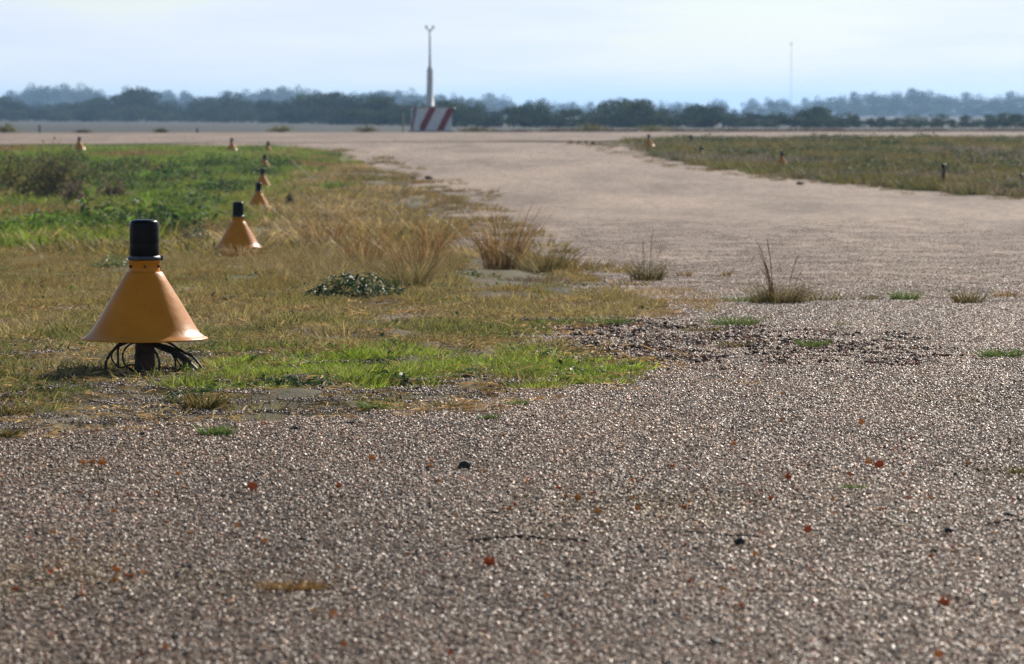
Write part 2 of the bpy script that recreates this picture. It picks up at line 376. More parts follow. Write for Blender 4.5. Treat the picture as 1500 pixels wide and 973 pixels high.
def scatter(name, pts, rot, scl, tint, protos, idx=None):
    """one object that strews the given meshes over points (countless small growth and chippings)"""
    pts = np.asarray(pts, np.float32); n = len(pts)
    me = bpy.data.meshes.new(name); me.vertices.add(n); me.vertices.foreach_set('co', pts.reshape(-1))
    def attr(nm, ty, data, key):
        a = me.attributes.new(nm, ty, 'POINT'); a.data.foreach_set(key, np.asarray(data, np.float32 if ty != 'INT' else np.int32).reshape(-1))
    attr('turn', 'FLOAT_VECTOR', rot, 'vector'); attr('grow', 'FLOAT_VECTOR', scl, 'vector')
    attr('tint', 'FLOAT_COLOR', np.concatenate([tint, np.ones((n,1))], 1), 'color')
    attr('pick', 'INT', idx if idx is not None else rng.integers(0, len(protos), n), 'value')
    o = link(name, me)
    col = bpy.data.collections.new(name+'_kinds')
    for i, p in enumerate(protos):
        q = bpy.data.objects.new('%s_%02d' % (name, i), p); col.objects.link(q)
    g = bpy.data.node_groups.new(name, 'GeometryNodeTree')
    g.interface.new_socket('Geometry', in_out='INPUT', socket_type='NodeSocketGeometry'); g.interface.new_socket('Geometry', in_out='OUTPUT', socket_type='NodeSocketGeometry')
    N = g.nodes.new; gi, go = N('NodeGroupInput'), N('NodeGroupOutput'); ip = N('GeometryNodeInstanceOnPoints'); ci = N('GeometryNodeCollectionInfo')
    ci.inputs['Collection'].default_value = col; ci.inputs['Separate Children'].default_value = True; ci.inputs['Reset Children'].default_value = True
    ip.inputs['Pick Instance'].default_value = True
    def na(nm, ty):
        a = N('GeometryNodeInputNamedAttribute'); a.data_type = ty; a.inputs['Name'].default_value = nm
        return next(s for s in a.outputs if s.enabled and s.name == 'Attribute')
    er = N('FunctionNodeEulerToRotation'); l = g.links.new
    l(na('turn', 'FLOAT_VECTOR'), er.inputs[0]); l(er.outputs[0], ip.inputs['Rotation'])
    l(na('grow', 'FLOAT_VECTOR'), ip.inputs['Scale']); l(na('pick', 'INT'), ip.inputs['Instance Index'])
    l(gi.outputs[0], ip.inputs['Points']); l(ci.outputs[0], ip.inputs['Instance']); l(ip.outputs[0], go.inputs[0])
    md = o.modifiers.new('strew', 'NODES'); md.node_group = g
    return o
def poly(pxs): return np.array([at(*p)[:2] for p in pxs])
def inside(P, x, y):
    r = np.zeros(len(x), bool); j = len(P)-1
    for i in range(len(P)):
        c = ((P[i,1] > y) != (P[j,1] > y)) & (x < (P[j,0]-P[i,0])*(y-P[i,1])/(P[j,1]-P[i,1]+1e-12)+P[i,0]); r ^= c; j = i
    return r
def rand_pts(x0, x1, d0, d1, dens, seed):
    r_ = np.random.default_rng(seed); n = int((x1-x0)*(d1-d0)*dens); return r_.uniform(x0, x1, n), r_.uniform(d0, d1, n)
def fan(d0, d1, dens, seed, m=.19):
    """points over the ground in view and a step to either side"""
    x, d = rand_pts(-m*d1-.6, m*d1+.6, d0, d1, dens, seed); k = np.abs(x) < m*d+.6; return x[k], d[k]

# ------------------------------------------------------------------ chippings on apron and taxiway
PS = .25
def chip_patch(seed, n, s0, s1, m, size=PS):
    r_ = np.random.default_rng(seed); v, f = [], []; b = 0
    for _ in range(n):
        r = (s0+(s1-s0)*r_.beta(1.2, 3.4))*.5*(1.7 if r_.uniform() < .012 else 1); s = stone(r_)*r
        s = s + np.array([r_.uniform(-size/2, size/2), r_.uniform(-size/2, size/2), r*r_.uniform(-.1, .42)])
        v += s.tolist(); f += [tuple(b+i for i in t) for t in ICO1[1]]; b += 12
    return mesh('chippings', v, f, m)
chips = [chip_patch(100+i, 600, .0055, .0158, M_chip) for i in range(8)]
thin_chips = [chip_patch(140+i, (110,70,140,40,90)[i], .006, .018, M_chip, .34) for i in range(5)]
DIRT = [(130,850,190,34,1.),(430,862,110,16,.9),(60,690,60,14,.5),(1000,745,190,24,.7),(760,785,120,12,.7),(1480,700,60,20,.8),(1430,590,90,12,.6),(1280,770,120,14,.5),(300,660,200,20,.4)]
def lay(d0, d1, protos, seed, keep, lift=.005, name='gravel', label='', pave=True, gain=lambda d: 1.0, turn=False):
    ds = np.arange(d0, d1, PS); P = []
    for d in ds:
        h = .21*d+1.7; x = np.arange(-math.ceil(h/PS)*PS, h, PS)+(int(round(d*997))*37 % 100)/100*PS; P.append(np.stack([x, np.full_like(x, d)], 1))
    P = np.concatenate(P); r_ = np.random.default_rng(seed)
    P = P[keep(P[:,0], P[:,1], r_)]; n = len(P); x, d = P[:,0], P[:,1]
    dirt = np.zeros(n)
    z = (zg(d) if pave else zt(x, d)) + lift
    rot = np.zeros((n,3)); rot[:,2] = r_.uniform(0, 6.28, n) if turn else r_.integers(0, 4, n)*math.pi/2
    sl = (zg(d+.1)-zg(d-.1))/.2
    scl = np.ones((n,3)); scl[:,:2] *= 1.07
    t = 1 + .10*sinnoise(x, d*.5, .9, 51) + .10*sinnoise(x, d*.4, 3.2, 52); t = np.clip(t, .7, 1.3)
    t = t*gain(d)
    w = np.clip(sinnoise(x, d*.6, 1.3, 53)-.6, 0, 1)*.25
    for (px, py, rx, ry, a) in DIRT:
        c0 = at(px, py); dirt = np.maximum(dirt, a*np.exp(-((x-c0.x)/(rx/pxm(c0.y)))**2 - ((d-c0.y)/(c0.y-at(px, py+ry).y))**2))
    dirt = np.clip(dirt*(1+.5*sinnoise(x, d*.5, .5, 58)), 0, 1)
    tint = np.stack([t*(1-.18*dirt), t*(1-.02*w)*(1-.24*dirt), t*(1-.25*w)*(1-.55*dirt)], 1)
    o = scatter(name, np.stack([x, d, z], 1), rot, scl, tint, protos); tag(o, label, 'gravel', kind='stuff'); return o
lay(5.4, SEAM+10, chips, 1, lambda x, d, r_: (x > XL(d)-.05) & (x < XR(d)) & (r_.uniform(0, 1, len(x)) < np.where(d < SEAM-.2, 1, np.clip(.75-(d-SEAM)/10+.3*sinnoise(x, d*.3, 1.1, 38), 0, 1))), name='gravel', label='coarse pale and grey chippings of the worn foreground pavement', gain=lambda d: 1+.28*np.clip((d-8)/5, 0, 1))
lay(SEAM-.2, 66, thin_chips, 2, lambda x, d, r_: (x > XL(d)-.3) & (x < XR(d)) & (r_.uniform(0, 1, len(x)) < np.clip(1.2-d/60, 0, 1)), -.001, 'loose_gravel', 'loose fine chippings strewn on the pale taxiway', gain=lambda d: 1.0, turn=True)
lay(11.8, 17.5, chips, 3, lambda x, d, r_: (x < XL(d)+.1) & (r_.uniform(0, 1, len(x)) < np.clip(2.3-(d-11.8)/2.3, .0, 1)), .003, 'verge_gravel', 'brown gritty chippings in the bare soil at the edge of the verge', pave=False, gain=lambda d: .62, turn=True)

# heaved lips of cracks across the pavement
def crack(pts, w=.05, h=.014, seed=0):
    r_ = np.random.default_rng(seed); P = spline([at(*p) for p in pts], 14); v, f = [], []
    for i, p in enumerate(P):
        e = min(1, i/5, (len(P)-1-i)/5); hh = h*e*r_.uniform(.5, 1.2); y0 = r_.normal(0, .006)
        for a, z in ((-.02, -.006), (-.004, 1), (.3, .7), (1, -.004)):
            v.append((p.x, p.y+y0+a*w, p.z+.006+(z*hh if z > 0 else z)))
    for i in range(len(P)-1):
        for k in range(3): f.append((4*i+k, 4*i+4+k, 4*i+5+k, 4*i+1+k))
    o = link('heaved_crack', mesh('heaved_crack', v, f, M_apron)); tag(o, kind='structure'); return o
crack([(680,800),(720,794),(770,792),(800,797),(880,800)], .06, .006, 1)
crack([(950,790),(1000,785),(1050,788),(1120,792)], .05, .0045, 2)
crack([(1440,775),(1480,770),(1520,768)], .05, .006, 3)

# broken asphalt round the notch in the verge
RUB = poly([(770,500),(800,480),(900,470),(1080,478),(1300,490),(1420,520),(1340,535),(1180,520),(1050,535),(960,550),(880,535),(820,512)])
rubs = []
for i in range(6):
    r_ = np.random.default_rng(300+i); v, f = [], []; b = 0
    for _ in range(22):
        r = r_.uniform(.005, .014)*r_.uniform(.6, 1); s = stone(r_, ICO1, .25, .8)*r + np.array([r_.uniform(-.1,.1), r_.uniform(-.1,.1), r*.4]); v += s.tolist(); f += [tuple(b+k for k in t) for t in ICO1[1]]; b += 12
    rubs.append(mesh('rubble', v, f, M_rub))
x, d = rand_pts(-.5, 3.6, 14, 23, 60, 9)
k = inside(RUB, x+sinnoise(x, d, .5, 61)*.16, d+sinnoise(x, d, .6, 62)*.5) & (np.random.default_rng(1).uniform(0, 1, len(x)) < np.clip(1.0-(x-.1)/2.8, .1, 1)*np.clip(.75+.45*sinnoise(x, d*.4, .5, 39), .1, 1))
x, d = x[k], d[k]; n = len(x)
o = scatter('rubble', np.stack([x, d, zg(d)+.008], 1), np.stack([np.zeros(n), np.zeros(n), rng.uniform(0, 6.28, n)], 1), np.repeat(rng.uniform(.7, 1.25, (n,1)), 3, 1), rng.uniform(.7, 1.2, (n,1))*np.array([[.9, .79, .7]]), rubs)
tag(o, 'dark broken asphalt rubble at the tip of the grass verge', 'rubble', kind='stuff')

# ------------------------------------------------------------------ grass
def tuft(seed, n, rad, h0, h1, w, bend, lean, m, dirx=0):
    v, f = blades(np.random.default_rng(seed), n, rad, h0, h1, w, bend, lean, dirx); return mesh('grass', v, f, m)
short = [tuft(400+i, 40, .075, .010, .038, .003, .7, .8, M_blade) for i in range(6)]
lush = [tuft(420+i, 40, .08, .015, .062, .0042, .7, .7, M_blade) for i in range(6)]
tall = [tuft(440+i, 40, .10, .04, .36, .0036, .7, .6, M_blade, .05) for i in range(6)]
farg = [tuft(460+i, 60, .25, .08, .24, .014, .6, .5, M_blade) for i in range(6)]
weed = []
for i in range(5):
    v, f = leaves(np.random.default_rng(480+i), 60, .32, .30, .13, .8); weed.append(mesh('weeds', v, f, M_leafs))
STRAW, GOLD, OLIVE, GREEN, LIME, DARK = (np.array(c) for c in ((.39,.30,.145),(.28,.185,.07),(.205,.19,.052),(.10,.155,.032),(.24,.34,.035),(.04,.07,.02)))
def blend(a, b, t): t = np.clip(t, 0, 1)[:,None]; return a*(1-t)+b*t
def grow(name, x, d, tint, protos, s0, s1, label, seed, hs=None, cat='grass'):
    r_ = np.random.default_rng(seed); n = len(x); s = r_.uniform(s0, s1, n); sc_ = np.stack([s, s, s*(hs if hs is not None else 1)], 1)
    rot = np.stack([r_.normal(0, .08, n), r_.normal(0, .08, n), r_.uniform(0, 6.28, n)], 1)
    tint = tint*r_.uniform(.75, 1.25, (n,1))
    z = np.where(on_paved(x, d), zg(d)+.002, zt(x, d)) - .003
    o = scatter(name, np.stack([x, d, z], 1), rot, sc_, tint, protos); tag(o, label, cat, kind='stuff'); return o
LUSH = poly([(250,575),(300,548),(340,530),(480,526),(620,522),(800,513),(880,528),(945,556),(760,563),(560,562),(400,578)])
TALL = poly([(370,372),(410,330),(450,290),(540,285),(620,310),(650,365),(655,405),(620,432),(560,425),(430,425),(350,410)])
GREENF = poly([(-300,362),(150,362),(300,345),(330,310),(400,262),(470,232),(440,216),(-300,214)])
CX = (212.5-750)/F*14.8
BARE = poly([(655,425),(668,380),(660,345),(700,335),(735,365),(800,398),(880,420),(860,440),(740,425)])
U = lambda n, s: np.random.default_rng(s).uniform(0, 1, n)
# short turf of the near verge
x, d = fan(12.0, 45, 330, 11); v_ = d < 60
edge = XL(d)-x
bare = sinnoise(x, d*.35, .9, 71) ; front = np.clip((d-14.1-.25*sinnoise(x, d*.3, .8, 70))/1.0, 0, 1)*(1-.75*np.exp(-((d-16.6-.25*sinnoise(x, d*0, 1.1, 69))/.45)**2)*(x > -1.6)*(x < .0)); front = np.where((x < -1.62) & (d > 12.8), np.maximum(front, .6), front)*np.clip(((x-CX)**2*4+(d-14.75)**2*.5)/.35, .12, 1)
k = (edge > -.06) & ~inside(LUSH, x, d) & (U(len(x), 12) < np.clip(front*(.60-.48*bare-.2*sinnoise(x, d*.5, .35, 47)), .03, 1)*(1-.93*inside(BARE, x+.1*sinnoise(x, d, .5, 68), d))*np.clip(1.5-d/60, .4, 1))
x, d = x[k], d[k]; nz = sinnoise(x, d*.5, 1.7, 72); nz2 = sinnoise(x, d*.4, .6, 73)
t = blend(blend(OLIVE, STRAW, .38+.3*nz), GOLD, .02+.3*nz2+np.clip((d-20)/9, 0, .3)); t = blend(t, GREEN, np.where(d < 20, np.clip(.2+.4*nz2-.2*nz, 0, .7), np.clip(.25*nz-.1, 0, .5)))
grow('short_grass', x, d, t, short, .7, 1.5, 'short olive and straw coloured turf of the near verge', 13, np.clip(.95+.45*sinnoise(x, d*.4, .7, 48)+.25*sinnoise(x, d, .25, 49), .3, 2))
# green band at the front of the verge
x, d = fan(13, 18, 420, 14); k = inside(LUSH, x+sinnoise(x, d, .5, 74)*.05, d+sinnoise(x, d, .5, 75)*.4) & (U(len(x), 3) < .66-.36*sinnoise(x, d*.6, .45, 90)); x, d = x[k], d[k]
t = blend(LIME*1.05*np.ones((len(x),1)), OLIVE, .16+.34*sinnoise(x, d, .5, 76)); t = blend(t, STRAW, .02+.2*sinnoise(x, d, .33, 60)); t = blend(t, DARK, .15*sinnoise(x, d, .3, 77))
grow('green_grass', x, d, t, lush, .5, 1.0, 'bright green strip of fresh grass along the front of the verge', 15)
# thin dry fringe creeping on to the pavement
FR = poly([(840,470),(850,440),(900,424),(1000,424),(1070,440),(1060,456),(960,462),(900,474)])
x, d = rand_pts(-.3, 2.6, 17, 30, 120, 40); k = inside(FR, x+sinnoise(x, d*.3, .6, 41)*.1, d) & (U(len(x), 41) < .42-.4*sinnoise(x, d*.3, .5, 42)); x, d = x[k], d[k]
grow('dry_fringe', x, d, blend(STRAW*np.ones((len(x),1)), GOLD, .4+.4*sinnoise(x, d, .5, 43)), short, .7, 1.3, 'thin dry grass creeping from the verge on to the pavement', 44)
# tall dry grass
x, d = fan(24, 60, 52, 16); nz = sinnoise(x, d*.4, 1.1, 78)
k = inside(TALL, x+nz*.1, d+nz*1.5) & (U(len(x), 5) < .30-.42*nz); x, d = x[k], d[k]
t = blend(GOLD*.72*np.ones((len(x),1)), STRAW, .5+.4*sinnoise(x, d, .8, 79)); t = blend(t, OLIVE, .15+.2*sinnoise(x, d, 1.3, 80))
hh = np.clip(1-np.abs(d-31)/40, .45, 1)
grow('tall_dry_grass', x, d, t, tall, .35, .85, 'tall dry golden grass leaning in the middle of the verge', 17, hh)
# farther left verge
x, d = fan(40, 155, 13, 18, .2); gin = inside(GREENF, x+1.1*sinnoise(x, d*.4, 3, 66)*d/90, d+2*sinnoise(x, d, 4, 67))
k = (x < XL(d)-.1) & (d < dnear(x)-1) & (U(len(x), 6) < np.where(gin, .95, .42)-np.where(gin, .1, .35)*sinnoise(x, d*.4, 3, 81)-np.where(gin, 0, np.clip((x-XL(d)+1.5)/2.5, 0, .45))); x, d, gin = x[k], d[k], gin[k]
nz = sinnoise(x, d*.5, 5, 82)
tg = blend(blend(LIME, OLIVE, .3+.4*nz), GREEN, .3-.4*nz); tb = blend(blend(GOLD*np.ones((len(x),1)), STRAW, .45+.3*nz), OLIVE, .3-.3*nz)
brown = np.clip(sinnoise(x, d*.4, 8, 83)-.35, 0, 1)
lawn = np.exp(-((d-46-1.2*sinnoise(x, d*0, 3, 45))/3)**2); brown = np.maximum(brown, .9*np.exp(-((d-66)/7)**2)*(x < -7.2))
t = np.where(gin[:,None], blend(blend(tg, LIME*.8, lawn*.8), GOLD*.9, brown), tb)
grow('verge_grass', x, d, t, farg, .7, 1.5, 'rough green and brown grass of the far verge', 19, np.where(gin, .75, .62))
x, d = rand_pts(-9, 2, 28, 150, 5, 28); e = x-XL(d); nz = sinnoise(x, d*.35, 1.6, 57)
k = (np.abs(e+.3) < np.clip(d/45, .6, 2.2)) & (nz > .15) & ~inside(BARE, x, d) & (U(len(x), 30) < np.clip(.9-.45*np.abs(e), .15, 1)); x, d = x[k], d[k]
t = blend(GOLD*np.ones((len(x),1))*.8, OLIVE*.8, .35+.4*sinnoise(x, d, 2, 56)); t = blend(t, STRAW, .2*sinnoise(x, d, .9, 55))
grow('border_tufts', x, d, t, farg, .4, 1.1, 'scattered dry tufts along the ragged left border of the taxiway', 29, .6)
x, d = rand_pts(-2, 30, 80, 170, 4, 31); e = XR(d)-x; nz = sinnoise(x, d*.35, 1.6, 54)
k = (np.abs(e) < 1.3) & (nz > .1) & (U(len(x), 32) < .6); x, d = x[k], d[k]
grow('border_growth', x, d, blend(GOLD*np.ones((len(x),1))*.75, OLIVE*.7, .4+.4*sinnoise(x, d, 2, 53)), farg, .4, 1.0, 'brown growth straggling along the right border of the taxiway', 33, .55)
# leafy weeds in the far left verge
x, d = fan(43, 128, 5.0, 20, .2); nz = sinnoise(x, d*.4, 4.5, 84)+.5*sinnoise(x, d, 1.6, 65)+np.where((d < 60), .35, 0)-1.8*np.exp(-((d-70)/11)**2)*(x < -6.3)
k = inside(GREENF, x, d) & (x < XL(d)-.8) & (nz > .22) & (x > -.2*d) & (d > 48.5+1.5*sinnoise(x, d*0, 2.5, 64)); x, d, nz = x[k], d[k], nz[k]
t = blend(np.array((.10,.185,.03))*np.ones((len(x),1)), DARK*.8, .4+.7*sinnoise(x, d, 2.2, 85)); t = blend(t, OLIVE*.8, .35*sinnoise(x, d, 3.1, 63))  # leaf greens, spread wide so the tint also carries shading and highlights
grow('leafy_weeds', x, d, t, weed, .5, 1.5, 'dense dark green leafy weeds in the far left verge', 21, 1.0+.5*np.clip(sinnoise(x, d, 1.8, 62), -1, 1.4), cat='weeds')
# verge beyond the taxiway on the right
x, d = rand_pts(0, 42, 78, 205, 9, 22); k = (x > XR(d)+.1+np.clip((d-138)/25, 0, 1)*1.6+.3*sinnoise(x, d*.4, 1.5, 37)) & (d < dnear(x)-1) & (x < .2*d+2); x, d = x[k], d[k]
nz = sinnoise(x, d*.4, 6, 86); nz2 = sinnoise(x, d*.4, 2.5, 87)
t = blend(blend(OLIVE*np.ones((len(x),1))*.75, GREEN*.6, .3+.4*nz), GOLD*.8, .25+.4*nz2); t = blend(t, np.array((.2,.16,.13)), np.clip(sinnoise(x, d*.3, 9, 88)-.3, 0, .8))
grow('far_verge_grass', x, d, t, farg, .8, 1.7, 'dull green and brown rough grass beyond the taxiway', 23, .9)
x, d = rand_pts(3, 42, 85, 190, 1.1, 24); nz = sinnoise(x, d*.35, 8, 89); k = (x > XR(d)+1.2) & (d < dnear(x)-3) & (x < .2*d+2) & (nz > .1); x, d = x[k], d[k]
t = blend(DARK*np.ones((len(x),1)), OLIVE*.6, .4+.4*sinnoise(x, d, 3, 91))
grow('far_leafy_weeds', x, d, t, weed, .8, 1.6, 'dark leafy weeds in the rough grass beyond the taxiway', 25, cat='weeds')
# small rosettes between the grass
tiny = []
for i in range(4):
    v, f = leaves(np.random.default_rng(570+i), 12, .05, .035, .045, .9); tiny.append(mesh('rosette', v, f, M_leafs))
x, d = fan(12.8, 34, 16, 34); k = (x < XL(d)) & (U(len(x), 35) < np.clip(.35+.45*sinnoise(x, d*.5, 1.1, 46), .02, 1)); x, d = x[k], d[k]
grow('small_weeds', x, d, blend(DARK*np.ones((len(x),1)), GREEN, U(len(x), 36)), tiny, .5, 1.3, 'small broad leaved weeds dotted through the near turf', 37, cat='weeds')
# straw litter on the soil, lying flat
litter = []
for i in range(5):
    r_ = np.random.default_rng(560+i); v, f = [], []
    for _ in range(16):
        p = Vector((r_.uniform(-.1,.1), r_.uniform(-.1,.1), r_.uniform(.002,.012))); a = r_.uniform(0, 6.28); L_ = r_.uniform(.02, .09); u = Vector((math.cos(a), math.sin(a), r_.normal(0,.12)))*L_; s = Vector((-math.sin(a), math.cos(a), 0))*.0017; b = len(v)
        v += [p-s, p+s, p+u+s, p+u-s, p+u*.5+Vector((0,0,.004))]; f += [(b, b+1, b+4), (b+1, b+2, b+4), (b+2, b+3, b+4), (b+3, b, b+4)]
    litter.append(mesh('litter', v, f, M_blade))
x, d = fan(12, 24, 44, 26); k = (x < XL(d)+.15+.4*U(len(x), 8)**3); x, d = x[k], d[k]
grow('straw_litter', x, d, blend(STRAW*1.5*np.ones((len(x),1)), GOLD, U(len(x), 9)), litter, .7, 1.3, 'pale straw litter lying on the soil of the verge', 27, cat='litter')

# ------------------------------------------------------------------ single tufts, weeds and shrubs
def ground_z(p): return float(np.where(on_paved(np.array(p.x), np.array(p.y)), zg(p.y)+.004, zt(np.array(p.x), np.array(p.y))))
def spot(px, py):
    p = at(px, py); p.z = ground_z(p)-.004; return p
def grass_thing(px, py, w, h, m, n, label, seed, group=None, bend=.6, lean=.5, stems=(), name='grass_tuft', cat='grass tuft', depth=.6, mound=True):
    p = spot(px, py); k = pxm(p.y); rad = w/k/2; hh = h/k; r_ = np.random.default_rng(seed)
    v, f = blades(r_, n, rad*.62, hh*.35, hh*1.05, max(.0032, .75/k), bend, lean, 0, 4)
    v = [(a[0], a[1]*depth, a[2]) for a in v]
    o = link(name, mesh(name, v, f, m), None, p); tag(o, label, cat, group)
    if stems:
        mb = MB()
        for (dx, dy, sh, lx) in stems:
            q = Vector((dx/k, dy/k*.2, 0)); pts = [q + Vector((lx/k*s*s, 0, sh/k*s)) for s in (0, .25, .5, .75, .9)]
            mb.tube(pts + [pts[-1]+Vector((lx/k*.3, 0, sh/k*.1))], [.0028,.0024,.002,.0026,.0028,.0008], 5)
        mb.build('stem', M_dry, o)
    return o
G = grass_thing
G(735,396,80,118,M_dry,380,'tall reddish-gold dry grass tuft standing at the taxiway edge',1,lean=.4,bend=.5)
G(795,399,105,56,M_mixg,330,'low olive tuft right of the reddish-gold tuft at the taxiway edge',2,lean=.8,bend=.8)
G(612,398,100,90,M_dry,250,'dense golden dry tussock rising behind the dark leafy weed',3,lean=.5,bend=.5)
G(535,388,85,88,M_dry,210,'golden dry tussock directly above the dark leafy weed',4,lean=.5,bend=.6)
G(640,372,60,70,M_dry,170,'small brown dry tussock nearest the bare patch before the taxiway',5,lean=.5,bend=.5)
G(600,425,95,66,M_mixg,230,'half green tussock touching the right end of the dark leafy weed',6,lean=.5,bend=.5)
G(470,360,100,80,M_dry,180,'pale wispy dry tussock left of the golden tussocks',7,lean=.6,bend=.7)
G(948,411,80,38,M_mixg,300,'low brown tuft with thin tall stalks on the pale taxiway',8,lean=.8,bend=.7,stems=((-4,0,62,-3),(4,1,72,4),(12,0,55,10)))
G(352,380,96,30,M_dry,420,'dry grass hiding the foot of the second marker',39,lean=.8)
G(1002,405,34,12,M_dry,90,'small dry tuft on the taxiway right of the stalky tuft',9,lean=.9)
G(1063,405,20,12,M_dry,60,'tiny brown tuft alone on the taxiway before the tall leaning stalk',10,lean=.9)
G(1140,446,120,44,M_mixg,620,'dark green tuft with one tall leaning dry stalk',11,lean=.9,bend=.8,stems=((-10,0,95,-22),(-11,1,78,-17),(-8,0,70,-14),(-7,0,58,-12),(-9,1,46,-9),(-8,0,98,-9),(-12,0,50,-10),(-6,1,40,-7),(-10,1,64,-11),(-9,0,34,-5),(-7,1,30,-6),(14,0,75,16),(20,1,50,14)))
G(1085,444,70,16,M_green,220,'low green grass just left of the tuft with the leaning stalk',12,lean=1.1)
G(1205,442,90,20,M_mixg,160,'thin dry grass trailing right from the tuft with the leaning stalk',13,lean=1.1)
G(1270,441,70,12,M_mixg,140,'flat brownish grass patch along the pavement seam',14,lean=1.2)
G(1325,441,62,20,M_green,260,'green tuft on the pavement seam between two flat brown patches',15,lean=1.0)
G(1417,446,62,28,M_mixg,260,'olive tuft on the pavement seam near the right edge of the photo',16,lean=.8)
G(1475,436,70,16,M_dry,120,'dry flat grass at the right end of the pavement seam',17,lean=1.1)
G(1075,478,110,20,M_green,380,'wide low green patch beyond the rubble below the stalk tuft',18,lean=1.1)
G(1030,488,90,14,M_mixg,160,'olive grass fringe at the back of the rubble',19,lean=1.2)
G(890,478,100,20,M_green,320,'low green patch at the back left corner of the rubble',20,lean=1.1)
G(1190,510,66,18,M_green,260,'green clump growing inside the rubble strip',21,lean=1.0)
G(1075,510,70,14,M_mixg,170,'small olive clump inside the rubble left of the green clump',22,lean=1.1)
G(1235,478,30,8,M_green,60,'tiny green sprig on the gravel behind the rubble',23,lean=1.1)
G(1465,525,100,20,M_green,340,'low green clump on gravel at the right edge of the rubble',24,lean=1.1)
G(318,640,72,22,M_green,240,'small green tuft standing alone on the gravel below the nearest marker',25,lean=.8)
G(715,617,34,13,M_green,110,'tiny bright green tuft on the gravel in front of the verge',26,lean=.9)
G(550,600,60,24,M_green,220,'dark green tuft at the front edge of the verge',27,lean=.7)
G(645,598,54,18,M_green,150,'low green sprigs between the dark tuft and the tiny bright tuft',28,lean=1.0)
G(757,596,44,14,M_green,110,'sparse green sprigs on the verge edge behind the tiny bright tuft',29,lean=1.0)
G(300,600,90,38,M_mixg,420,'greyish wiry tuft below the cables of the nearest marker',30,lean=.8)
G(12,645,46,22,M_mixg,150,'olive tuft cut off by the left side of the photo',31,lean=.9)
G(20,605,80,26,M_mixg,260,'olive grass bunch in the verge at the left side of the photo',35,lean=.9)
G(1250,718,52,11,M_green,130,'small green tuft on the foreground gravel beside a red leaf',32,lean=1.0)
G(1492,698,50,16,M_mixg,150,'yellowish tuft on the gravel at the right side of the photo',33,lean=1.0)
G(430,868,130,20,M_dry,620,'flattened brown dried clump on the foreground gravel',34,lean=1.5,bend=1.0)
G(100,556,110,16,M_brush,420,'dark clump imitating the cast shadow left of the nearest marker',36,lean=1.2)  # added clump; its dark blades imitate the shadow the marker casts
G(780,412,130,12,M_brush,260,'dark clump in place of soil and shade under the tufts at the taxiway edge',37,lean=1.3)  # added blades, darkened to imitate soil and shade beneath the tufts
G(590,500,60,12,M_green,160,'dark green low tuft in the middle of the turf',38,lean=1.0)

def weed_thing(px, py, w, h, m, n, leaf, label, seed, group=None, name='leafy_weed', cat='weed'):
    p = spot(px, py); k = pxm(p.y); v, f = leaves(np.random.default_rng(seed), n, w/k/2, h/k, leaf, .8)
    o = link(name, mesh(name, v, f, m), None, p); tag(o, label, cat, group); return o
weed_thing(522,442,140,44,M_weed,620,.06,'dark glossy leafy weed clump in front of the golden tussocks',1)
weed_thing(168,394,70,24,M_green,260,.06,'small green leafy weed just left of the nearest marker cap',2)
weed_thing(295,358,60,26,M_weed,260,.08,'dark low weed at the foot of the second marker',3)
weed_thing(400,577,90,22,M_weed,120,.05,'bright broad leaved weed in the green strip right of the cables',4)
weed_thing(275,580,60,20,M_weed,80,.05,'broad leaved weed under the right hand cables',5)
weed_thing(565,562,60,20,M_weed,60,.06,'grey green thistle in the green strip',6)
weed_thing(330,576,60,16,M_green,110,.05,'leafy green patch joining the two broad leaved weeds by the cables',8)
weed_thing(470,574,70,14,M_weed,90,.05,'low dark leafy weed at the front of the green strip',9)
weed_thing(690,552,60,14,M_green,80,.05,'leafy green patch in the middle of the green strip',10)
weed_thing(845,548,60,16,M_green,90,.05,'leafy green patch near the tip of the green strip',7)
def shrub(px, py, w, h, m, n, leaf, label, seed, group=None, up=1.5):
    p = spot(px, py); k = pxm(p.y); W_, H_ = w/k*1.08, h/k*up; r_ = np.random.default_rng(seed)
    root = empty('shrub', p); tag(root, label, 'shrub', group); mb = MB(); v, f = [], []
    tips = []
    for _ in range(16):
        a = r_.uniform(0, 6.283); q = r_.uniform(.15, .5)*W_; e = Vector((q*math.cos(a), q*math.sin(a)*.7, H_*r_.uniform(.5, 1)*(1-.5*(q/W_*2)**2)))
        b0 = Vector((r_.normal(0,.04)*W_, r_.normal(0,.03)*W_, -.01)); md = (b0+e)*.5+Vector((0,0,H_*.12)); mb.tube([b0, md, e], [.014, .009, .003], 5); tips += [(md+e)*.5, e, md]
    mb.build('stem', M_bark, root)
    for _ in range(n):
        t = tips[r_.integers(len(tips))]; c0 = Vector((t.x+r_.normal(0,.13)*W_, t.y+r_.normal(0,.11)*W_, max(.03, t.z*r_.uniform(.3, 1.08)+r_.normal(0,.05)*H_)))
        u = Vector(r_.normal(size=3)).normalized()*leaf*r_.uniform(.6, 1.3); s = u.cross(Vector(r_.normal(size=3))).normalized()*leaf*.3; b = len(v)
        v += [c0-u*.5, c0+s, c0+u*.5, c0-s]; f.append((b, b+1, b+2, b+3))
    link('crown', mesh('crown', v, f, m), root); return root
shrub(75,298,105,78,M_shrub,1700,.09,'large olive brown bush in the far left verge',1)
shrub(15,285,70,55,M_ygreen,800,.09,'yellowish green bush at the left side behind the leafy weeds',2)
shrub(108,306,44,38,M_brush,600,.08,'purplish brown dead bush below the large olive bush',3)
shrub(163,300,40,34,M_brush,500,.08,'purplish brown dead bush right of its twin in the far left verge',4)
shrub(182,275,50,26,M_ygreen,600,.09,'small green bush between dead bush and row of small markers',5)
shrub(135,270,44,30,M_shrub,500,.09,'grey green bush right behind the large olive bush',6)
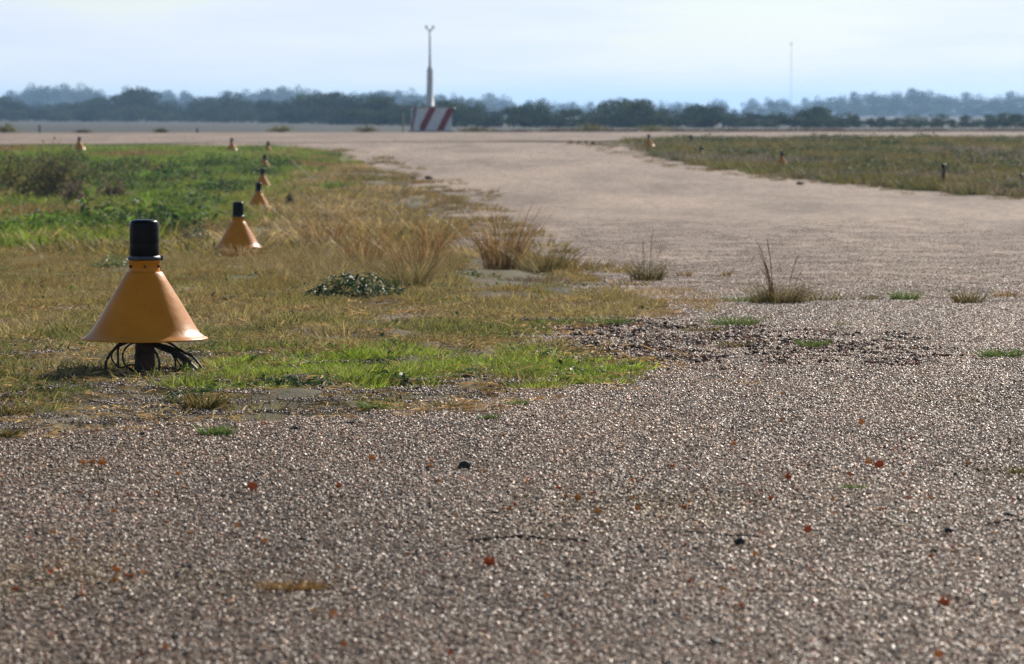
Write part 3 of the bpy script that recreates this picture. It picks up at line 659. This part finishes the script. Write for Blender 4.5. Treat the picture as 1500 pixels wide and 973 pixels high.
shrub(425,303,12,18,M_shrub,120,.05,'dark withered stalky bush beside the third marker',7)

# growth along the far edge of the runway
def bush(px, py, w, h, m, label, seed, group=None): return shrub(px, py, w, h, m, 420, .12, label, seed, group, 1.05)
bush(411,193.6,34,14,M_ygreen,'yellow green bush on the runway edge left of the striped cabinet',11)
bush(236,194.2,20,9,M_shrub,'small dark bush at the far runway edge on the left',12)
bush(119,194.6,26,7,M_brush,'low dark bush at the far runway edge behind the leftmost marker',13)
bush(8,194.8,34,18,M_ygreen,'olive bush at the far runway edge at the left side of the photo',14)
bush(537,193.4,40,12,M_shrub,'low bush at the far runway edge just left of the striped cabinet',15)
bush(862,193,46,18,M_ygreen,'olive bush at the far runway edge right of the striped cabinet',16)
bush(958,193,64,16,M_ygreen,'broad yellow green bush above the right hand verge tip',17)
bush(700,193,40,12,M_shrub,'low grey bush right next to the striped cabinet',18)
for i, px in enumerate(range(690, 1530, 26)):
    bush(px+rng.uniform(-12,12), 192.6, rng.uniform(34,60), rng.uniform(4,8), M_brush, 'low reddish brown scrub behind the runway on the right', 30+i, 'low scrub behind the runway on the right')

# ------------------------------------------------------------------ edge lights
M_paint, nt, out = mat('orange_paint')
n1 = noise(nt, 7, 6, .65); n2 = noise(nt, 40, 4, .6)
r = ramp(nt, [(.3, (.47,.158,.005)), (.5, (.53,.192,.008)), (.7, (.58,.22,.012))]); nt.links.new(n1.outputs['Fac'], r.inputs['Fac'])
r2 = ramp(nt, [(.25, (.4,.3,.2)), (.36, (1,1,1))]); nt.links.new(n2.outputs['Fac'], r2.inputs['Fac'])
bsdf(nt, out, mix(nt, .45, r.outputs['Color'], r2.outputs['Color'], 'MULTIPLY'), .36, .18, n1.outputs['Fac'], .15, .02)
M_lens = simple('dark_glass', (.0015,.0015,.002), (.004,.004,.005), 12, .3, .1, .05)
M_rubber = simple('black_rubber', (.012,.011,.01), (.035,.03,.026), 25, .6, .4)
M_rust = simple('rusty_steel', (.03,.018,.012), (.10,.05,.025), 18, .75, .4)
M_ring = simple('dark_clamp_metal', (.02,.02,.024), (.05,.05,.055), 20, .4, .5)
def make_light():
    root = empty('edge_light', (0,0,0))
    jit = lambda a, z: .006*math.sin(2*a+.7)+.004*math.sin(5*a+z*30)
    MB().lathe([(.060,.398),(.068,.399),(.074,.393),(.092,.362),(.120,.316),(.150,.266),(.180,.215),(.206,.171),(.222,.150),(.238,.138),(.250,.133),(.254,.129),(.252,.1265),
                (.246,.128),(.232,.134),(.216,.147),(.200,.168),(.145,.262),(.088,.358),(.060,.392),(.060,.398)], 72, jit=jit).build('cone_skirt', M_paint, root, True)
    col = MB().lathe([(.050,.396),(.062,.396),(.063,.400),(.0615,.404),(.0615,.434),(.064,.437),(.064,.444),(.050,.444)], 48).build('collar', M_paint, root, True)
    for k in range(6):
        a = k*math.pi/3-math.pi/2+.12; mb = MB(); mb.tube([(.060*math.cos(a), .060*math.sin(a), .42), (.069*math.cos(a), .069*math.sin(a), .42)], .006, 6); mb.build('bolt', M_rust, col)
    ring = MB().lathe([(.045,.443),(.060,.443),(.067,.447),(.068,.454),(.064,.459),(.061,.462),(.050,.463)], 48).build('clamp_ring', M_ring, root, True)
    for k in range(3):
        a = k*2.094+.1; MB().box(.068*math.cos(a), .068*math.sin(a), .452, .014, .014, .02, .003).build('clip', M_ring, ring)
    prof = [(.045,.460),(.0575,.461),(.0592,.467),(.0592,.508),(.0589,.510),(.0589,.512),(.0592,.514),(.0592,.556),(.0589,.558),(.0589,.560),(.0590,.563),(.0588,.584)]
    prof += [(.0575,.590),(.056,.597),(.050,.603),(.040,.606),(.02,.608),(.0005,.6085)]
    MB().lathe(prof, 48).build('lens', M_lens, root, True)
    MB().lathe([(.0005,-.03),(.045,-.03),(.043,.02),(.040,.05),(.0385,.15),(.045,.155),(.045,.36),(.0005,.36)], 24).build('stem', M_rust, root, True)
    return root
light = make_light()
def hang(root, sets):
    for pts, r in sets: MB().tube(spline(pts, 6), r, 8).build('cable', M_rubber, root, True)
hang(light, [([(-.02,-.02,.125),(-.06,-.03,.118),(-.11,-.05,.095),(-.145,-.06,.05),(-.15,-.07,.015),(-.135,-.08,-.02)], .0062),
    ([(-.02,-.04,.12),(-.06,-.06,.105),(-.082,-.07,.07),(-.07,-.08,.025),(-.03,-.08,.005),(.0,-.08,.0)], .004),
    ([(-.035,.03,.12),(-.08,.04,.115),(-.11,.04,.09),(-.112,.04,.03),(-.11,.03,-.01)], .0045),
    ([(.03,-.02,.11),(.07,-.03,.1),(.12,-.05,.085),(.17,-.06,.045),(.22,-.07,.0),(.26,-.07,-.02)], .0105),
    ([(.03,-.03,.105),(.075,-.06,.088),(.13,-.08,.066),(.19,-.09,.02),(.235,-.1,-.012)], .005),
    ([(-.03,-.03,.12),(-.1,-.06,.11),(-.125,-.09,.06),(-.09,-.11,.02),(-.04,-.1,.03),(.02,-.09,.01)], .0035),
    ([(.03,.02,.12),(.09,.0,.115),(.15,-.03,.08),(.2,-.05,.055),(.24,-.09,.01)], .005), ([(.12,-.06,.08),(.15,-.1,.03),(.19,-.11,.02),(.2,-.1,-.01)], .003),
    ([(.02,-.04,.1),(.05,-.06,.075),(.065,-.07,.03),(.06,-.07,-.01)], .005),
    ([(.0,-.05,.11),(-.03,-.06,.07),(-.02,-.07,.03),(.01,-.07,-.01)], .005),
    ([(.09,-.05,.095),(.125,-.07,.055),(.13,-.08,.01)], .004), ([(.11,-.05,.09),(.16,-.08,.04),(.165,-.08,-.01)], .004)])
p = spot(212.5, 546); p.z += .014; light.location = p
lg = 'orange cone edge lights along the taxiway'
tag(light, 'large nearest orange cone marker light with black cap and tangled cables', 'edge light', lg)
base = empty('edge_light', (0,0,0))
for ch in light.children:
    if ch.name.split('.')[0] != 'cable': copy_tree(ch, base)
def place(o, px, d, ytop, label, rz, s=1):
    # the cap's top stands where the photograph shows it
    X = (px-750)/F*d; z = EYE - (ytop-HOR)/F*d - .6085*s
    o.location = (X, d, z); o.rotation_euler = (0, 0, rz); o.scale = (s,s,s); tag(o, label, 'edge light', lg)
spots = [(349,39.5,295,'second orange cone marker, its skirt sunk in dry grass'),(379,70,267,'third orange cone marker, half the height of the second, with bright lower right edge'),
    (385,93,246,'fourth cone marker, faded and half hidden by pale dry grass'),(388,118,226,'fifth cone marker close above the fourth in the receding row'),
    (393,146,207,'sixth cone marker last in the receding row beside the runway'),(340,146,202,'small cone marker on runway edge between the receding row and the lone left marker'),
    (117,140,200,'lone small cone marker on the runway edge far to the left'),(950,152,196.5,'brown cone marker at the tip of the far right verge'),
    (1012,163,198,'thin small cone marker on the runway edge above the right verge'),(1027,138,214,'yellowish cone marker sunk in weeds near the right verge tip'),
    (1145,122,222,'cone marker with bright white glint amid dark weeds of the right verge')]
for i, (px, d, yt, lab, ) in enumerate(spots):
    o = base if i == 0 else copy_tree(base); place(o, px, d, yt, lab, .9*i)
def post(px, yb, yt, r, label, m, seed):
    p = spot(px, yb); h = (yb-yt)/pxm(p.y); root = empty('marker_post', p); tag(root, label, 'post')
    MB().lathe([(.0005,-.05),(r,-.05),(r*.95,h*.7),(r*.9,h*.86),(.0005,h*.86)], 14).build('shaft', m, root, True)
    MB().lathe([(r*.4,h*.84),(r*1.25,h*.85),(r*1.25,h*.95),(r*.8,h),(.0005,h)], 14).build('cap', M_lens, root, True)
post(1382,272,241,.05,'dark stub marker post with glinting top in the right verge',M_rust,1)
post(1496,276,252,.05,'dark stub post at the right side of the photo',M_rust,2)
post(58,194.5,182,.05,'thin dark post behind the runway far left',M_rust,3)
post(289,194,187,.06,'short brown post behind the runway between two dark bushes',M_rust,4)

# ------------------------------------------------------------------ striped cabinet with mast
M_white = simple('weathered_white_paint', (.56,.56,.55), (.74,.73,.70), 6, .55, .4)
M_red = simple('weathered_red_paint', (.17,.004,.006), (.27,.010,.011), 6, .55, .4)
M_grey = simple('grey_mast_paint', (.5,.5,.46), (.64,.64,.6), 5, .5, .4)
M_conc = simple('concrete', (.2,.19,.17), (.32,.3,.27), 6, .9, .2)
D0 = 224.0; k = F/D0; z0 = float(zg(D0))
cab = empty('striped_cabinet', ((632-750)/k, D0, z0), math.radians(20)); tag(cab, 'red and white striped equipment cabinet beyond the runway', 'cabinet')
Wc, Dc, Hc = 2.05, 1.6, 1.42
MB().box(0, 0, Hc/2+.06, Wc, Dc, Hc, .03).build('body', M_white, cab)
MB().box(0, 0, .0, Wc+.3, Dc+.3, .2, .02).build('plinth', M_conc, cab)
MB().box(0, 0, Hc+.085, Wc+.1, Dc+.1, .05, .01).build('roof', M_conc, cab)
def clip(pts, a, b, c):
    o = []
    for i in range(len(pts)):
        p, q = pts[i], pts[(i+1) % len(pts)]; dp, dq = a*p[0]+b*p[1]-c, a*q[0]+b*q[1]-c
        if dp <= 0: o.append(p)
        if dp*dq < 0: t = dp/(dp-dq); o.append((p[0]+(q[0]-p[0])*t, p[1]+(q[1]-p[1])*t))
    return o
def stripes(Lw, to3, nrm, starts, w, sh):
    for s in starts:
        P = [(s, .12), (s+w, .12), (s+w+sh, Hc+.04), (s+sh, Hc+.04)]; P = clip(P, 1, 0, Lw/2-.03); P = clip(P, -1, 0, Lw/2-.03)
        if len(P) < 3: continue
        n = len(P); v = [Vector(to3(*q)) + nrm*.008 for q in P] + [Vector(to3(*q)) - nrm*.004 for q in P]
        MB().add(v, [tuple(range(n)), tuple(range(n, 2*n))[::-1]] + [(i, (i+1)%n, n+(i+1)%n, n+i) for i in range(n)]).build('red_stripe', M_red, cab)
stripes(Wc, lambda u, z: (u, -Dc/2, z), Vector((0,-1,0)), (-1.12-1.15, -1.12, .05, 1.2), .44, .72)
stripes(Dc, lambda u, z: (-Wc/2, -u, z), Vector((-1,0,0)), (-.9,), .5, .72)
MB().box(-Wc/2-.02, .1, 1.15, .06, .55, .4, .01).build('vent', M_ring, cab)
MB().lathe([(.0005,-.1),(.13,-.1),(.14,0),(.11,.12),(.0005,.14)], 14).build('corner_lamp', M_ring, cab, True, (Wc/2+.12, -Dc/2+.15, Hc-.1))
MB().box(Wc/2+.05, -Dc/2+.15, Hc-.22, .16, .06, .05).build('bracket', M_ring, cab)
mx = (630-750)/k; mz = z0+Hc+.1
mast = empty('mast', (mx, D0, mz)); tag(mast, 'slender pale mast with forked top standing on the striped cabinet', 'mast')
zt_ = lambda y: EYE+(HOR-y)/k-mz
MB().lathe([(.0005,0),(.26,0),(.26,.06),(.225,.07),(.17,zt_(106)),(.16,zt_(103)),(.0005,zt_(103))], 20).build('lower_tube', M_grey, mast, True)
MB().lathe([(.165,zt_(106)),(.185,zt_(105.5)),(.185,zt_(104)),(.14,zt_(101)),(.08,zt_(96)),(.05,zt_(95)),(.0005,zt_(95))], 20).build('collar', M_grey, mast, True)
MB().lathe([(.0005,zt_(96)),(.07,zt_(96)),(.055,zt_(70)),(.05,zt_(45)),(.0005,zt_(45))], 14).build('upper_tube', M_grey, mast, True)
for s in (-1, 1):
    arm = MB().tube([(0,0,zt_(47)), (s*.1,0,zt_(44)), (s*.19,0,zt_(42))], .035, 8).build('fork_arm', M_grey, mast, True)
    MB().lathe([(.0005,-.09),(.07,-.08),(.085,.0),(.06,.09),(.0005,.11)], 12).build('sensor', M_white, arm, True, (s*.2, 0, zt_(40.5)))
MB().lathe([(.0005,zt_(47)),(.06,zt_(47)),(.07,zt_(45)),(.03,zt_(43)),(.0005,zt_(42.5))], 12).build('hub', M_grey, mast, True)
q = empty('thin_post', ((590-750)/k, D0+1, z0)); tag(q, 'thin pale post standing just left of the striped cabinet', 'post')
MB().lathe([(.0005,-.1),(.04,-.1),(.035,1.15),(.0005,1.16)], 10).build('shaft', M_conc, q, True); MB().box(0, 0, 1.18, .1, .08, .05, .01).build('cap', M_conc, q)

# far radio mast
D1 = 1500.; k = F/D1; rm = empty('radio_mast', ((1158-750)/k, D1, float(zg(D1)))); tag(rm, 'very thin pale radio mast rising far beyond the right hand trees', 'radio mast')
H1 = EYE+(HOR-62)/k-float(zg(D1)); corners = [(.28*math.cos(a), .28*math.sin(a)) for a in (0, 2.094, 4.189)]
for a in corners: MB().tube([(*a, 0), (*a, H1*.97)], .028, 5).build('leg', M_white, rm)
mb = MB(); nst = 26
for i in range(nst):
    za, zb = H1*.97*i/nst, H1*.97*(i+1)/nst
    for j in range(3): mb.tube([(*corners[j], za), (*corners[(j+1)%3], zb)], .011, 4)
mb.build('bracing', M_white, rm)
MB().lathe([(.0005,H1*.965),(.4,H1*.965),(.4,H1*.985),(.12,H1*.99),(.1,H1),(.0005,H1)], 12).build('top_light', M_white, rm)

# ------------------------------------------------------------------ trees
def crown_mesh(name, seed, W_, H_, n, leaf, m, lumps, low=.1, top=.5):
    """leaf clumps through several lobes, with gaps"""
    r_ = np.random.default_rng(seed); v, f = [], []
    Ls = []
    for i in range(lumps):
        a = r_.uniform(0, 6.283); q = r_.uniform(.05, .36)*W_; zc = H_*r_.uniform(low+.12, .86)*(1-.25*(q/W_*2)); Ls.append((q*math.cos(a), q*math.sin(a), zc, r_.uniform(.16, .27)*W_, r_.uniform(.12, .2)*H_))
    for _ in range(n):
        c = Ls[r_.integers(lumps)]; u = r_.normal(size=3); u /= np.linalg.norm(u); u *= r_.uniform(.55, 1.08)
        p = Vector((c[0]+u[0]*c[3], c[1]+u[1]*c[3], max(H_*low*.6, c[2]+u[2]*c[4])))
        e = Vector(r_.normal(size=3)).normalized()*leaf*r_.uniform(.5, 1.2); s = e.cross(Vector(r_.normal(size=3))).normalized()*leaf*r_.uniform(.3, .6); b = len(v)
        v += [p-e*.5-s*.3, p+s*.6-e*.1, p+e*.6+s*.1, p-s*.6+e*.15]; f.append((b, b+1, b+2, b+3))
    return mesh(name, v, f, m), Ls
def trunk_mesh(Ls, r0, H_, seed):
    r_ = np.random.default_rng(seed); mb = MB(); mb.tube([(0,0,-.3), (.05*H_*.3,0,H_*.2), (0,.02*H_,H_*.45)], [r0*1.3, r0, r0*.7], 7)
    for c in Ls[:4]: mb.tube([(.01*H_,0,H_*.22), (c[0]*.5, c[1]*.5, (H_*.22+c[2])*.55), (c[0], c[1], c[2])], [r0*.6, r0*.4, r0*.15], 5)
    return mb.me('trunk', M_bark)
def tree_kind(seed, W_, H_, n, leaf, m, lumps, low, r0):
    c, Ls = crown_mesh('crown', seed, W_, H_, n, leaf, m, lumps, low); return c, trunk_mesh(Ls, r0, H_, seed)
SCR = [tree_kind(600+i, 1.35, 1.0, 1150, .085, M_scrub, 11, .0, .03) for i in range(6)]
TAL = [tree_kind(640+i, .85, 1.0, 800, .06, M_fart, 11, (.05,.12,.0,.08,.15,.03)[i], .02) for i in range(6)]
def tree(px, d, ytop, kinds, i, wx, label, group=None, name='tree'):
    x = (px-750)/F*d; z = float(zg(d)); h = max(.8, EYE+(HOR-ytop)/F*d-z)*1.06
    o = empty(name, (x, d, z), rng.uniform(0, 6.28)); tag(o, label, 'tree', group)
    c, t = kinds[i % len(kinds)]; s = (h*wx, h*wx, h)
    link('crown', c, o, s=s); link('trunk', t, o, s=s); return o
TOP = np.array([(-80,142),(0,140),(60,150),(100,150),(130,139),(165,150),(182,138),(200,128),(222,148),(280,148),(310,140),(345,137),(400,148),(420,148),(450,140),(480,134),(520,136),(565,140),(600,148),(650,148),(680,142),(700,148),(735,160),(770,150),
    (789,144),(808,160),(870,162),(905,148),(925,142),(950,152),(975,158),(1010,156),(1030,149),(1060,160),(1100,166),(1175,160),(1192,153),(1215,160),(1260,166),(1330,170),(1400,169),(1450,166),(1480,164),(1520,163),(1600,163)], float)
dbelt = lambda px: float(np.interp(px, [-80, 300, 480, 620, 760, 1500], [880, 800, 620, 480, 430, 400]))
g1 = 'dark evergreen trees of the belt behind the runway'
special = {200: 'tallest dark tree of the belt at the left, between two pale blue ridges', 789: 'dark round tree right of the forked mast, rising above its neighbours', 925: 'broad dark tree midway between the mast and the radio mast', 130: 'rounded dark tree left of the tallest dark tree', 1192: 'dark tree under the thin radio mast', 1030: 'small dark tree crown standing up right of the broad dark tree'}
for px, lab in special.items(): tree(px, dbelt(px)-6, np.interp(px, TOP[:,0], TOP[:,1]), SCR, px, 1.1 if px not in (925,) else 1.3, lab, name='evergreen_tree')
px = -70.; i = 0
while px < 1580:
    y = float(np.interp(px, TOP[:,0], TOP[:,1])); d = dbelt(px)
    tree(px, d+rng.uniform(0, 40), y+rng.uniform(-3, 6), SCR, i, rng.uniform(1.1, 1.5), 'dark grey green tree in the unbroken belt behind the runway', g1, 'evergreen_tree')
    px += rng.uniform(11, 19); i += 1
px = -70.; i = 2
while px < 1580:
    y = float(np.interp(px, TOP[:,0], TOP[:,1])); d = dbelt(px)*(1-rng.uniform(.02, .06))
    yb = HOR+(EYE-float(zg(d)))/d*F
    tree(px, d, y*.5+min(yb, 190)*.5-rng.uniform(0, 3), SCR, i, rng.uniform(1.6, 2.4), 'low dark bush at the foot of the tree belt', 'low bushes at the foot of the tree belt', 'evergreen_bush')['category'] = 'bush'
    px += rng.uniform(13, 22); i += 1
FT = np.array([(-80,140),(0,139),(20,130),(45,122),(145,125),(152,140),(170,138),(180,127),(215,125),(260,130),(300,137),(365,131),(390,124),(460,126),(500,134),(560,127),(600,130),(700,141),(735,134),(760,150),(780,141),(820,150),(840,144),(870,151),(920,141),
    (950,149),(1000,146),(1030,150),(1060,142),(1075,158),(1090,146),(1140,140),(1160,148),(1200,140),(1250,133),(1270,130),(1300,136),(1320,128),(1380,133),(1440,139),(1500,133),(1600,133)], float)
g2 = 'hazy blue trees of the far woods'
px = -70.; i = 0
while px < 1580:
    y = float(np.interp(px, FT[:,0], FT[:,1])); d = (1950 if px < 480 else 1800)+rng.uniform(-60, 60)
    tree(px, d, y+rng.uniform(-1.5, 4), TAL, i, rng.uniform(.9, 1.35), 'hazy blue tree in the far woods along the horizon', g2, 'far_tree'); px += rng.uniform(9, 17); i += 1
px = -70.
while px < 1580:
    y = float(np.interp(px, FT[:,0], FT[:,1])); d = (1950 if px < 480 else 1800)+rng.uniform(80, 200)
    tree(px, d, y+rng.uniform(3, 10), TAL, i, rng.uniform(1.2, 1.8), 'hazy blue tree in the far woods along the horizon', g2, 'far_tree'); px += rng.uniform(9, 15); i += 1

px = -70.
while px < 1580:
    y = float(np.interp(px, FT[:,0], FT[:,1])); d = (1950 if px < 480 else 1800)-rng.uniform(70, 110)
    tree(px, d, y*.4+167*.6, SCR, i, rng.uniform(1.3, 1.9), 'hazy blue bush at the foot of the far woods', 'hazy blue bushes at the foot of the far woods', 'far_bush')['category'] = 'bush'; px += rng.uniform(12, 24); i += 1

# ------------------------------------------------------------------ leaves, stones and clods one can pick out
def leaf_mesh(seed, curl):
    r_ = np.random.default_rng(seed); v, f = [], []; nx, ny = 7, 5
    for i in range(nx):
        s = i/(nx-1); w = (math.sin(math.pi*(s*.86+.1))**.8)*(1+.45*math.sin(s*13+seed*2.1))*.36
        for j in range(ny):
            t = j/(ny-1)*2-1; v.append((s-.5, t*w, curl*(t*t*.9*w*2+.7*(s-.5)**2+.12*math.sin(t*4+s*6+seed))+r_.normal(0, .03)))
    for i in range(nx-1):
        for j in range(ny-1): a = i*ny+j; f.append((a, a+1, a+ny+1, a+ny))
    return v, f
LM = {c: [mesh('leaf', *leaf_mesh(700+i, cu), m, True) for i, cu in enumerate((.4, .8, 1.2, .6))] for c, m in (('red', M_redleaf), ('orange', M_oraleaf))}
lg2 = {'red': 'red dry leaves scattered on the gravel', 'orange': 'orange dry leaves scattered on the gravel'}
x, d = fan(6.6, 13, 9, 50); k = x > XL(d); x, d = x[k], d[k]; pr = np.full(len(x), .16)
for (px, py, rx, ry, a) in DIRT + [(1000,735,260,40,1.), (220,850,140,26,1.), (620,700,120,40,.6)]:
    c0 = at(px, py); pr = np.maximum(pr, a*np.exp(-((x-c0.x)/(rx/pxm(c0.y)))**2 - ((d-c0.y)/(c0.y-at(px, py+ry).y))**2))
k = U(len(x), 51) < pr; x, d = x[k], d[k]; n = len(x); r_ = np.random.default_rng(52)
o = scatter('leaf_litter', np.stack([x, d, zg(d)+.011], 1), np.stack([r_.uniform(.1, .9, n), r_.uniform(-.4, .4, n), r_.uniform(0, 6.28, n)], 1), np.repeat(r_.uniform(.009, .021, (n,1)), 3, 1), np.ones((n,3)), LM['orange']+LM['orange']+LM['red'])
tag(o, 'tiny orange and rust coloured leaf flecks strewn over the foreground gravel', 'leaf litter', kind='stuff')
MARKS = [('the upright red orange leaf',371,728),('the black stone in the middle of the gravel',680,690),('the long crack',760,796),('the right hand crack',1040,788),('the lone green tuft on the gravel',318,640),('the red leaf beside the right hand crack',1182,789),
    ('the small green tuft on the gravel',1250,718),('the three orange leaves lying together',136,686),('the flat dark red leaf',715,834),('the flattened brown clump',430,866),('the black stone at the bottom of the photo',1048,948),('the bright orange leaf above the long crack',876,761),('the tiny bright green tuft',715,617),('the red brown leaf near the lower right corner',1382,896)]
said = set()
def where(what, px, py):
    for _, nm, dx, dy in sorted((math.hypot(px-a, (py-b)*1.6), nm, px-a, py-b) for nm, a, b in MARKS):
        if abs(dx) > abs(dy)*1.2: dirs = ['to the right of' if dx > 0 else 'to the left of', 'above' if dy < 0 else 'below']
        else: dirs = ['beyond' if dy < 0 else 'in front of', 'to the right of' if dx > 0 else 'to the left of']
        t = '%s %s %s' % (what, dirs[0], nm)
        if t not in said and len(t.split()) <= 16: said.add(t); return t
def fallen(px, py, w, c, i, label=None, up=0.):
    p = spot(px, py); s = w*.75/pxm(p.y); r_ = np.random.default_rng(900+i)
    o = link('dry_leaf', LM[c][i % 4], None, (p.x, p.y, p.z+.008+up*s*.5), r_.uniform(-.6, .6), s)
    o.rotation_euler = (r_.uniform(.2, .6)+up, r_.uniform(-.3, .3), r_.uniform(-.7, .7))
    tag(o, label or where('small %s leaf' % c, px, py), 'leaf', None if label else lg2[c]); return o
fallen(371,728,24,'red',0,'upright curled red orange leaf left of centre on the gravel',.9)
fallen(1382,896,26,'red',1,'red brown leaf near the lower right corner of the photo',.3)
fallen(715,834,22,'red',2,'flat dark red leaf below the crack in the gravel',.1)
fallen(1182,789,20,'red',3,'red leaf standing beside the right hand crack',.8)
fallen(1156,709,18,'red',5,'red leaf left of the small green tuft on the gravel',.3)
fallen(1287,693,18,'red',6,'red leaf right behind the small green tuft on the gravel',.4)
fallen(876,761,16,'orange',7,'bright orange leaf above the long crack',.5)
fallen(387,801,14,'orange',8,'bright orange leaf below the upright red leaf',.6)
for j, q in enumerate(((122,686,16),(136,686,14),(150,688,14))): fallen(*q, 'orange', 20+j, 'orange leaf at the %s of the three lying together on the left gravel' % ('left end', 'middle', 'right end')[j], .3)
for j, q in enumerate(((348,778,12),(545,679,14),(847,740,14),(232,731,12),(210,846,14),(195,852,12),(170,862,12),(630,690,12),(643,712,12),(505,957,14),(985,690,10),(1145,581,9),(1290,752,12),(1375,970,18),(240,958,12),(78,787,14),(108,800,11),(745,752,10),(830,735,10),
    (1010,742,10),(1220,740,11),(1330,735,9),(935,752,10),(710,698,9),(460,905,14))): fallen(*q, 'orange', 40+j, None, .2)
for j, q in enumerate(((185,850,14),(290,655,8),(1245,702,9),(870,730,10),(1100,742,9),(1365,826,12),(755,748,9),(1115,728,9),(950,560,7),(1010,860,12))): fallen(*q, 'red', 80+j, None, .2)
def rock(px, py, w, h, m, i, label, name='stone', cat='stone', group=None):
    p = spot(px, py); k = pxm(p.y); r_ = np.random.default_rng(1000+i); v = stone(r_, ICO2, .17, 1)
    v = v/np.abs(v).max(0)*np.array([w/k/2, w/k/2*.8, h/k/2*1.15]); v[:,2] += h/k*.36
    o = link(name, mesh(name, v, ICO2[1], m), None, p); tag(o, label, cat, group); return o
rock(680,690,20,15,M_dark,1,'black stone in the middle of the gravel')
rock(1083,804,20,15,M_dark,2,'black stone between the crack and the standing red leaf')
rock(1390,784,17,15,M_dark,3,'black stone right of the standing red leaf')
rock(1048,948,22,14,M_dark,4,'black stone at the bottom of the photo right of centre')
rock(1375,964,26,12,M_dark,5,'flat black stone at the bottom of the photo near the right')
rock(1478,761,20,10,M_dark,6,'flat dark stone at the right side of the gravel')
rock(432,633,16,8,M_dark,7,'dark stone on the gravel right of the lone green tuft')
rock(210,640,16,8,M_dark,8,'dark stone on the gravel left of the lone green tuft')
rock(512,624,16,7,M_dark,9,'flat dark stone before the front edge of the verge')
rock(75,687,13,8,M_dark,10,'dark stone left of the three orange leaves')
for j, q in enumerate(((400,659,12,7),(445,797,18,8),(970,826,16,9),(1090,679,11,7),(90,794,24,8),(1235,953,16,12),(165,648,14,6),(150,708,14,7),(560,655,9,6),(702,651,10,6),(1345,690,10,8),(1400,700,9,8),(1240,748,10,7),(725,757,12,7),(275,835,16,8),(1115,700,9,5),(300,780,12,7),(1425,745,9,7),(1370,812,16,8),(55,850,22,7),(850,735,10,6),(1200,755,8,6))):
    rock(*q, M_dark, 30+j, where('small dark stone', q[0], q[1]), group='small dark stones on the gravel')
r_ = np.random.default_rng(77); j = 0
while j < 26:
    px, py = r_.uniform(770, 1330), r_.uniform(476, 540); P = at(px, py)
    if not inside(RUB, np.array([P.x]), np.array([P.y]))[0] or r_.uniform() > 1.1-(px-770)/700: continue
    w = r_.uniform(6, 12); rock(px, py, w, w*r_.uniform(.45, .7), (M_dark, M_clod, M_clod)[j % 3], 100+j, 'dark chunk of broken asphalt lying in the rubble', 'asphalt_chunk', 'asphalt chunk', 'broken asphalt chunks in the rubble'); j += 1
rock(628,263,16,6,M_clod,200,'dark clod on the taxiway edge, the larger of two','clod','clod')
rock(605,262,10,4,M_clod,201,'small clod left of the larger dark clod on the taxiway edge','clod','clod')
rock(1172,271,11,5,M_clod,202,'brown clod at the border of the right verge','clod','clod')
for j, q in enumerate(((836,209.5),(848,210),(859,210),(869,210.5),(880,211))): rock(*q, 7, 4, M_clod, 210+j, 'brown clod in the short row left of the right verge tip', 'clod', 'clod', 'row of clods left of the right verge tip')
def straw(pts, label, r=.003):
    P = [at(*q) for q in pts]; k = pxm(P[0].y); n = len(P)
    b = spot(*pts[0]); o = MB().tube(spline([(0,0,0), *[((pts[i][0]-pts[0][0])/k, .05*i, (pts[0][1]-pts[i][1])/k) for i in range(1, n)]], 5), r, 5).build('dry_stalk', M_dry, None, True, b); tag(o, label, 'stalk')
straw([(474,284),(452,258),(424,234)], 'long pale leaning stalk right of the receding marker row', .012)

# ------------------------------------------------------------------ air
hz = MB().box(0, 4350, 21.5, 12100, 9500, 47).build('haze', None)
m, nt, out = mat('haze_air')
pv = nt.nodes.new('ShaderNodeVolumePrincipled'); pv.inputs['Color'].default_value = (.40,.66,1,1); pv.inputs['Density'].default_value = .00018; pv.inputs['Anisotropy'].default_value = .3
pv.inputs['Density Attribute'].default_value = ''
nt.links.new(pv.outputs[0], out.inputs['Volume']); hz.data.materials.clear(); hz.data.materials.append(m); tag(hz, kind='stuff')
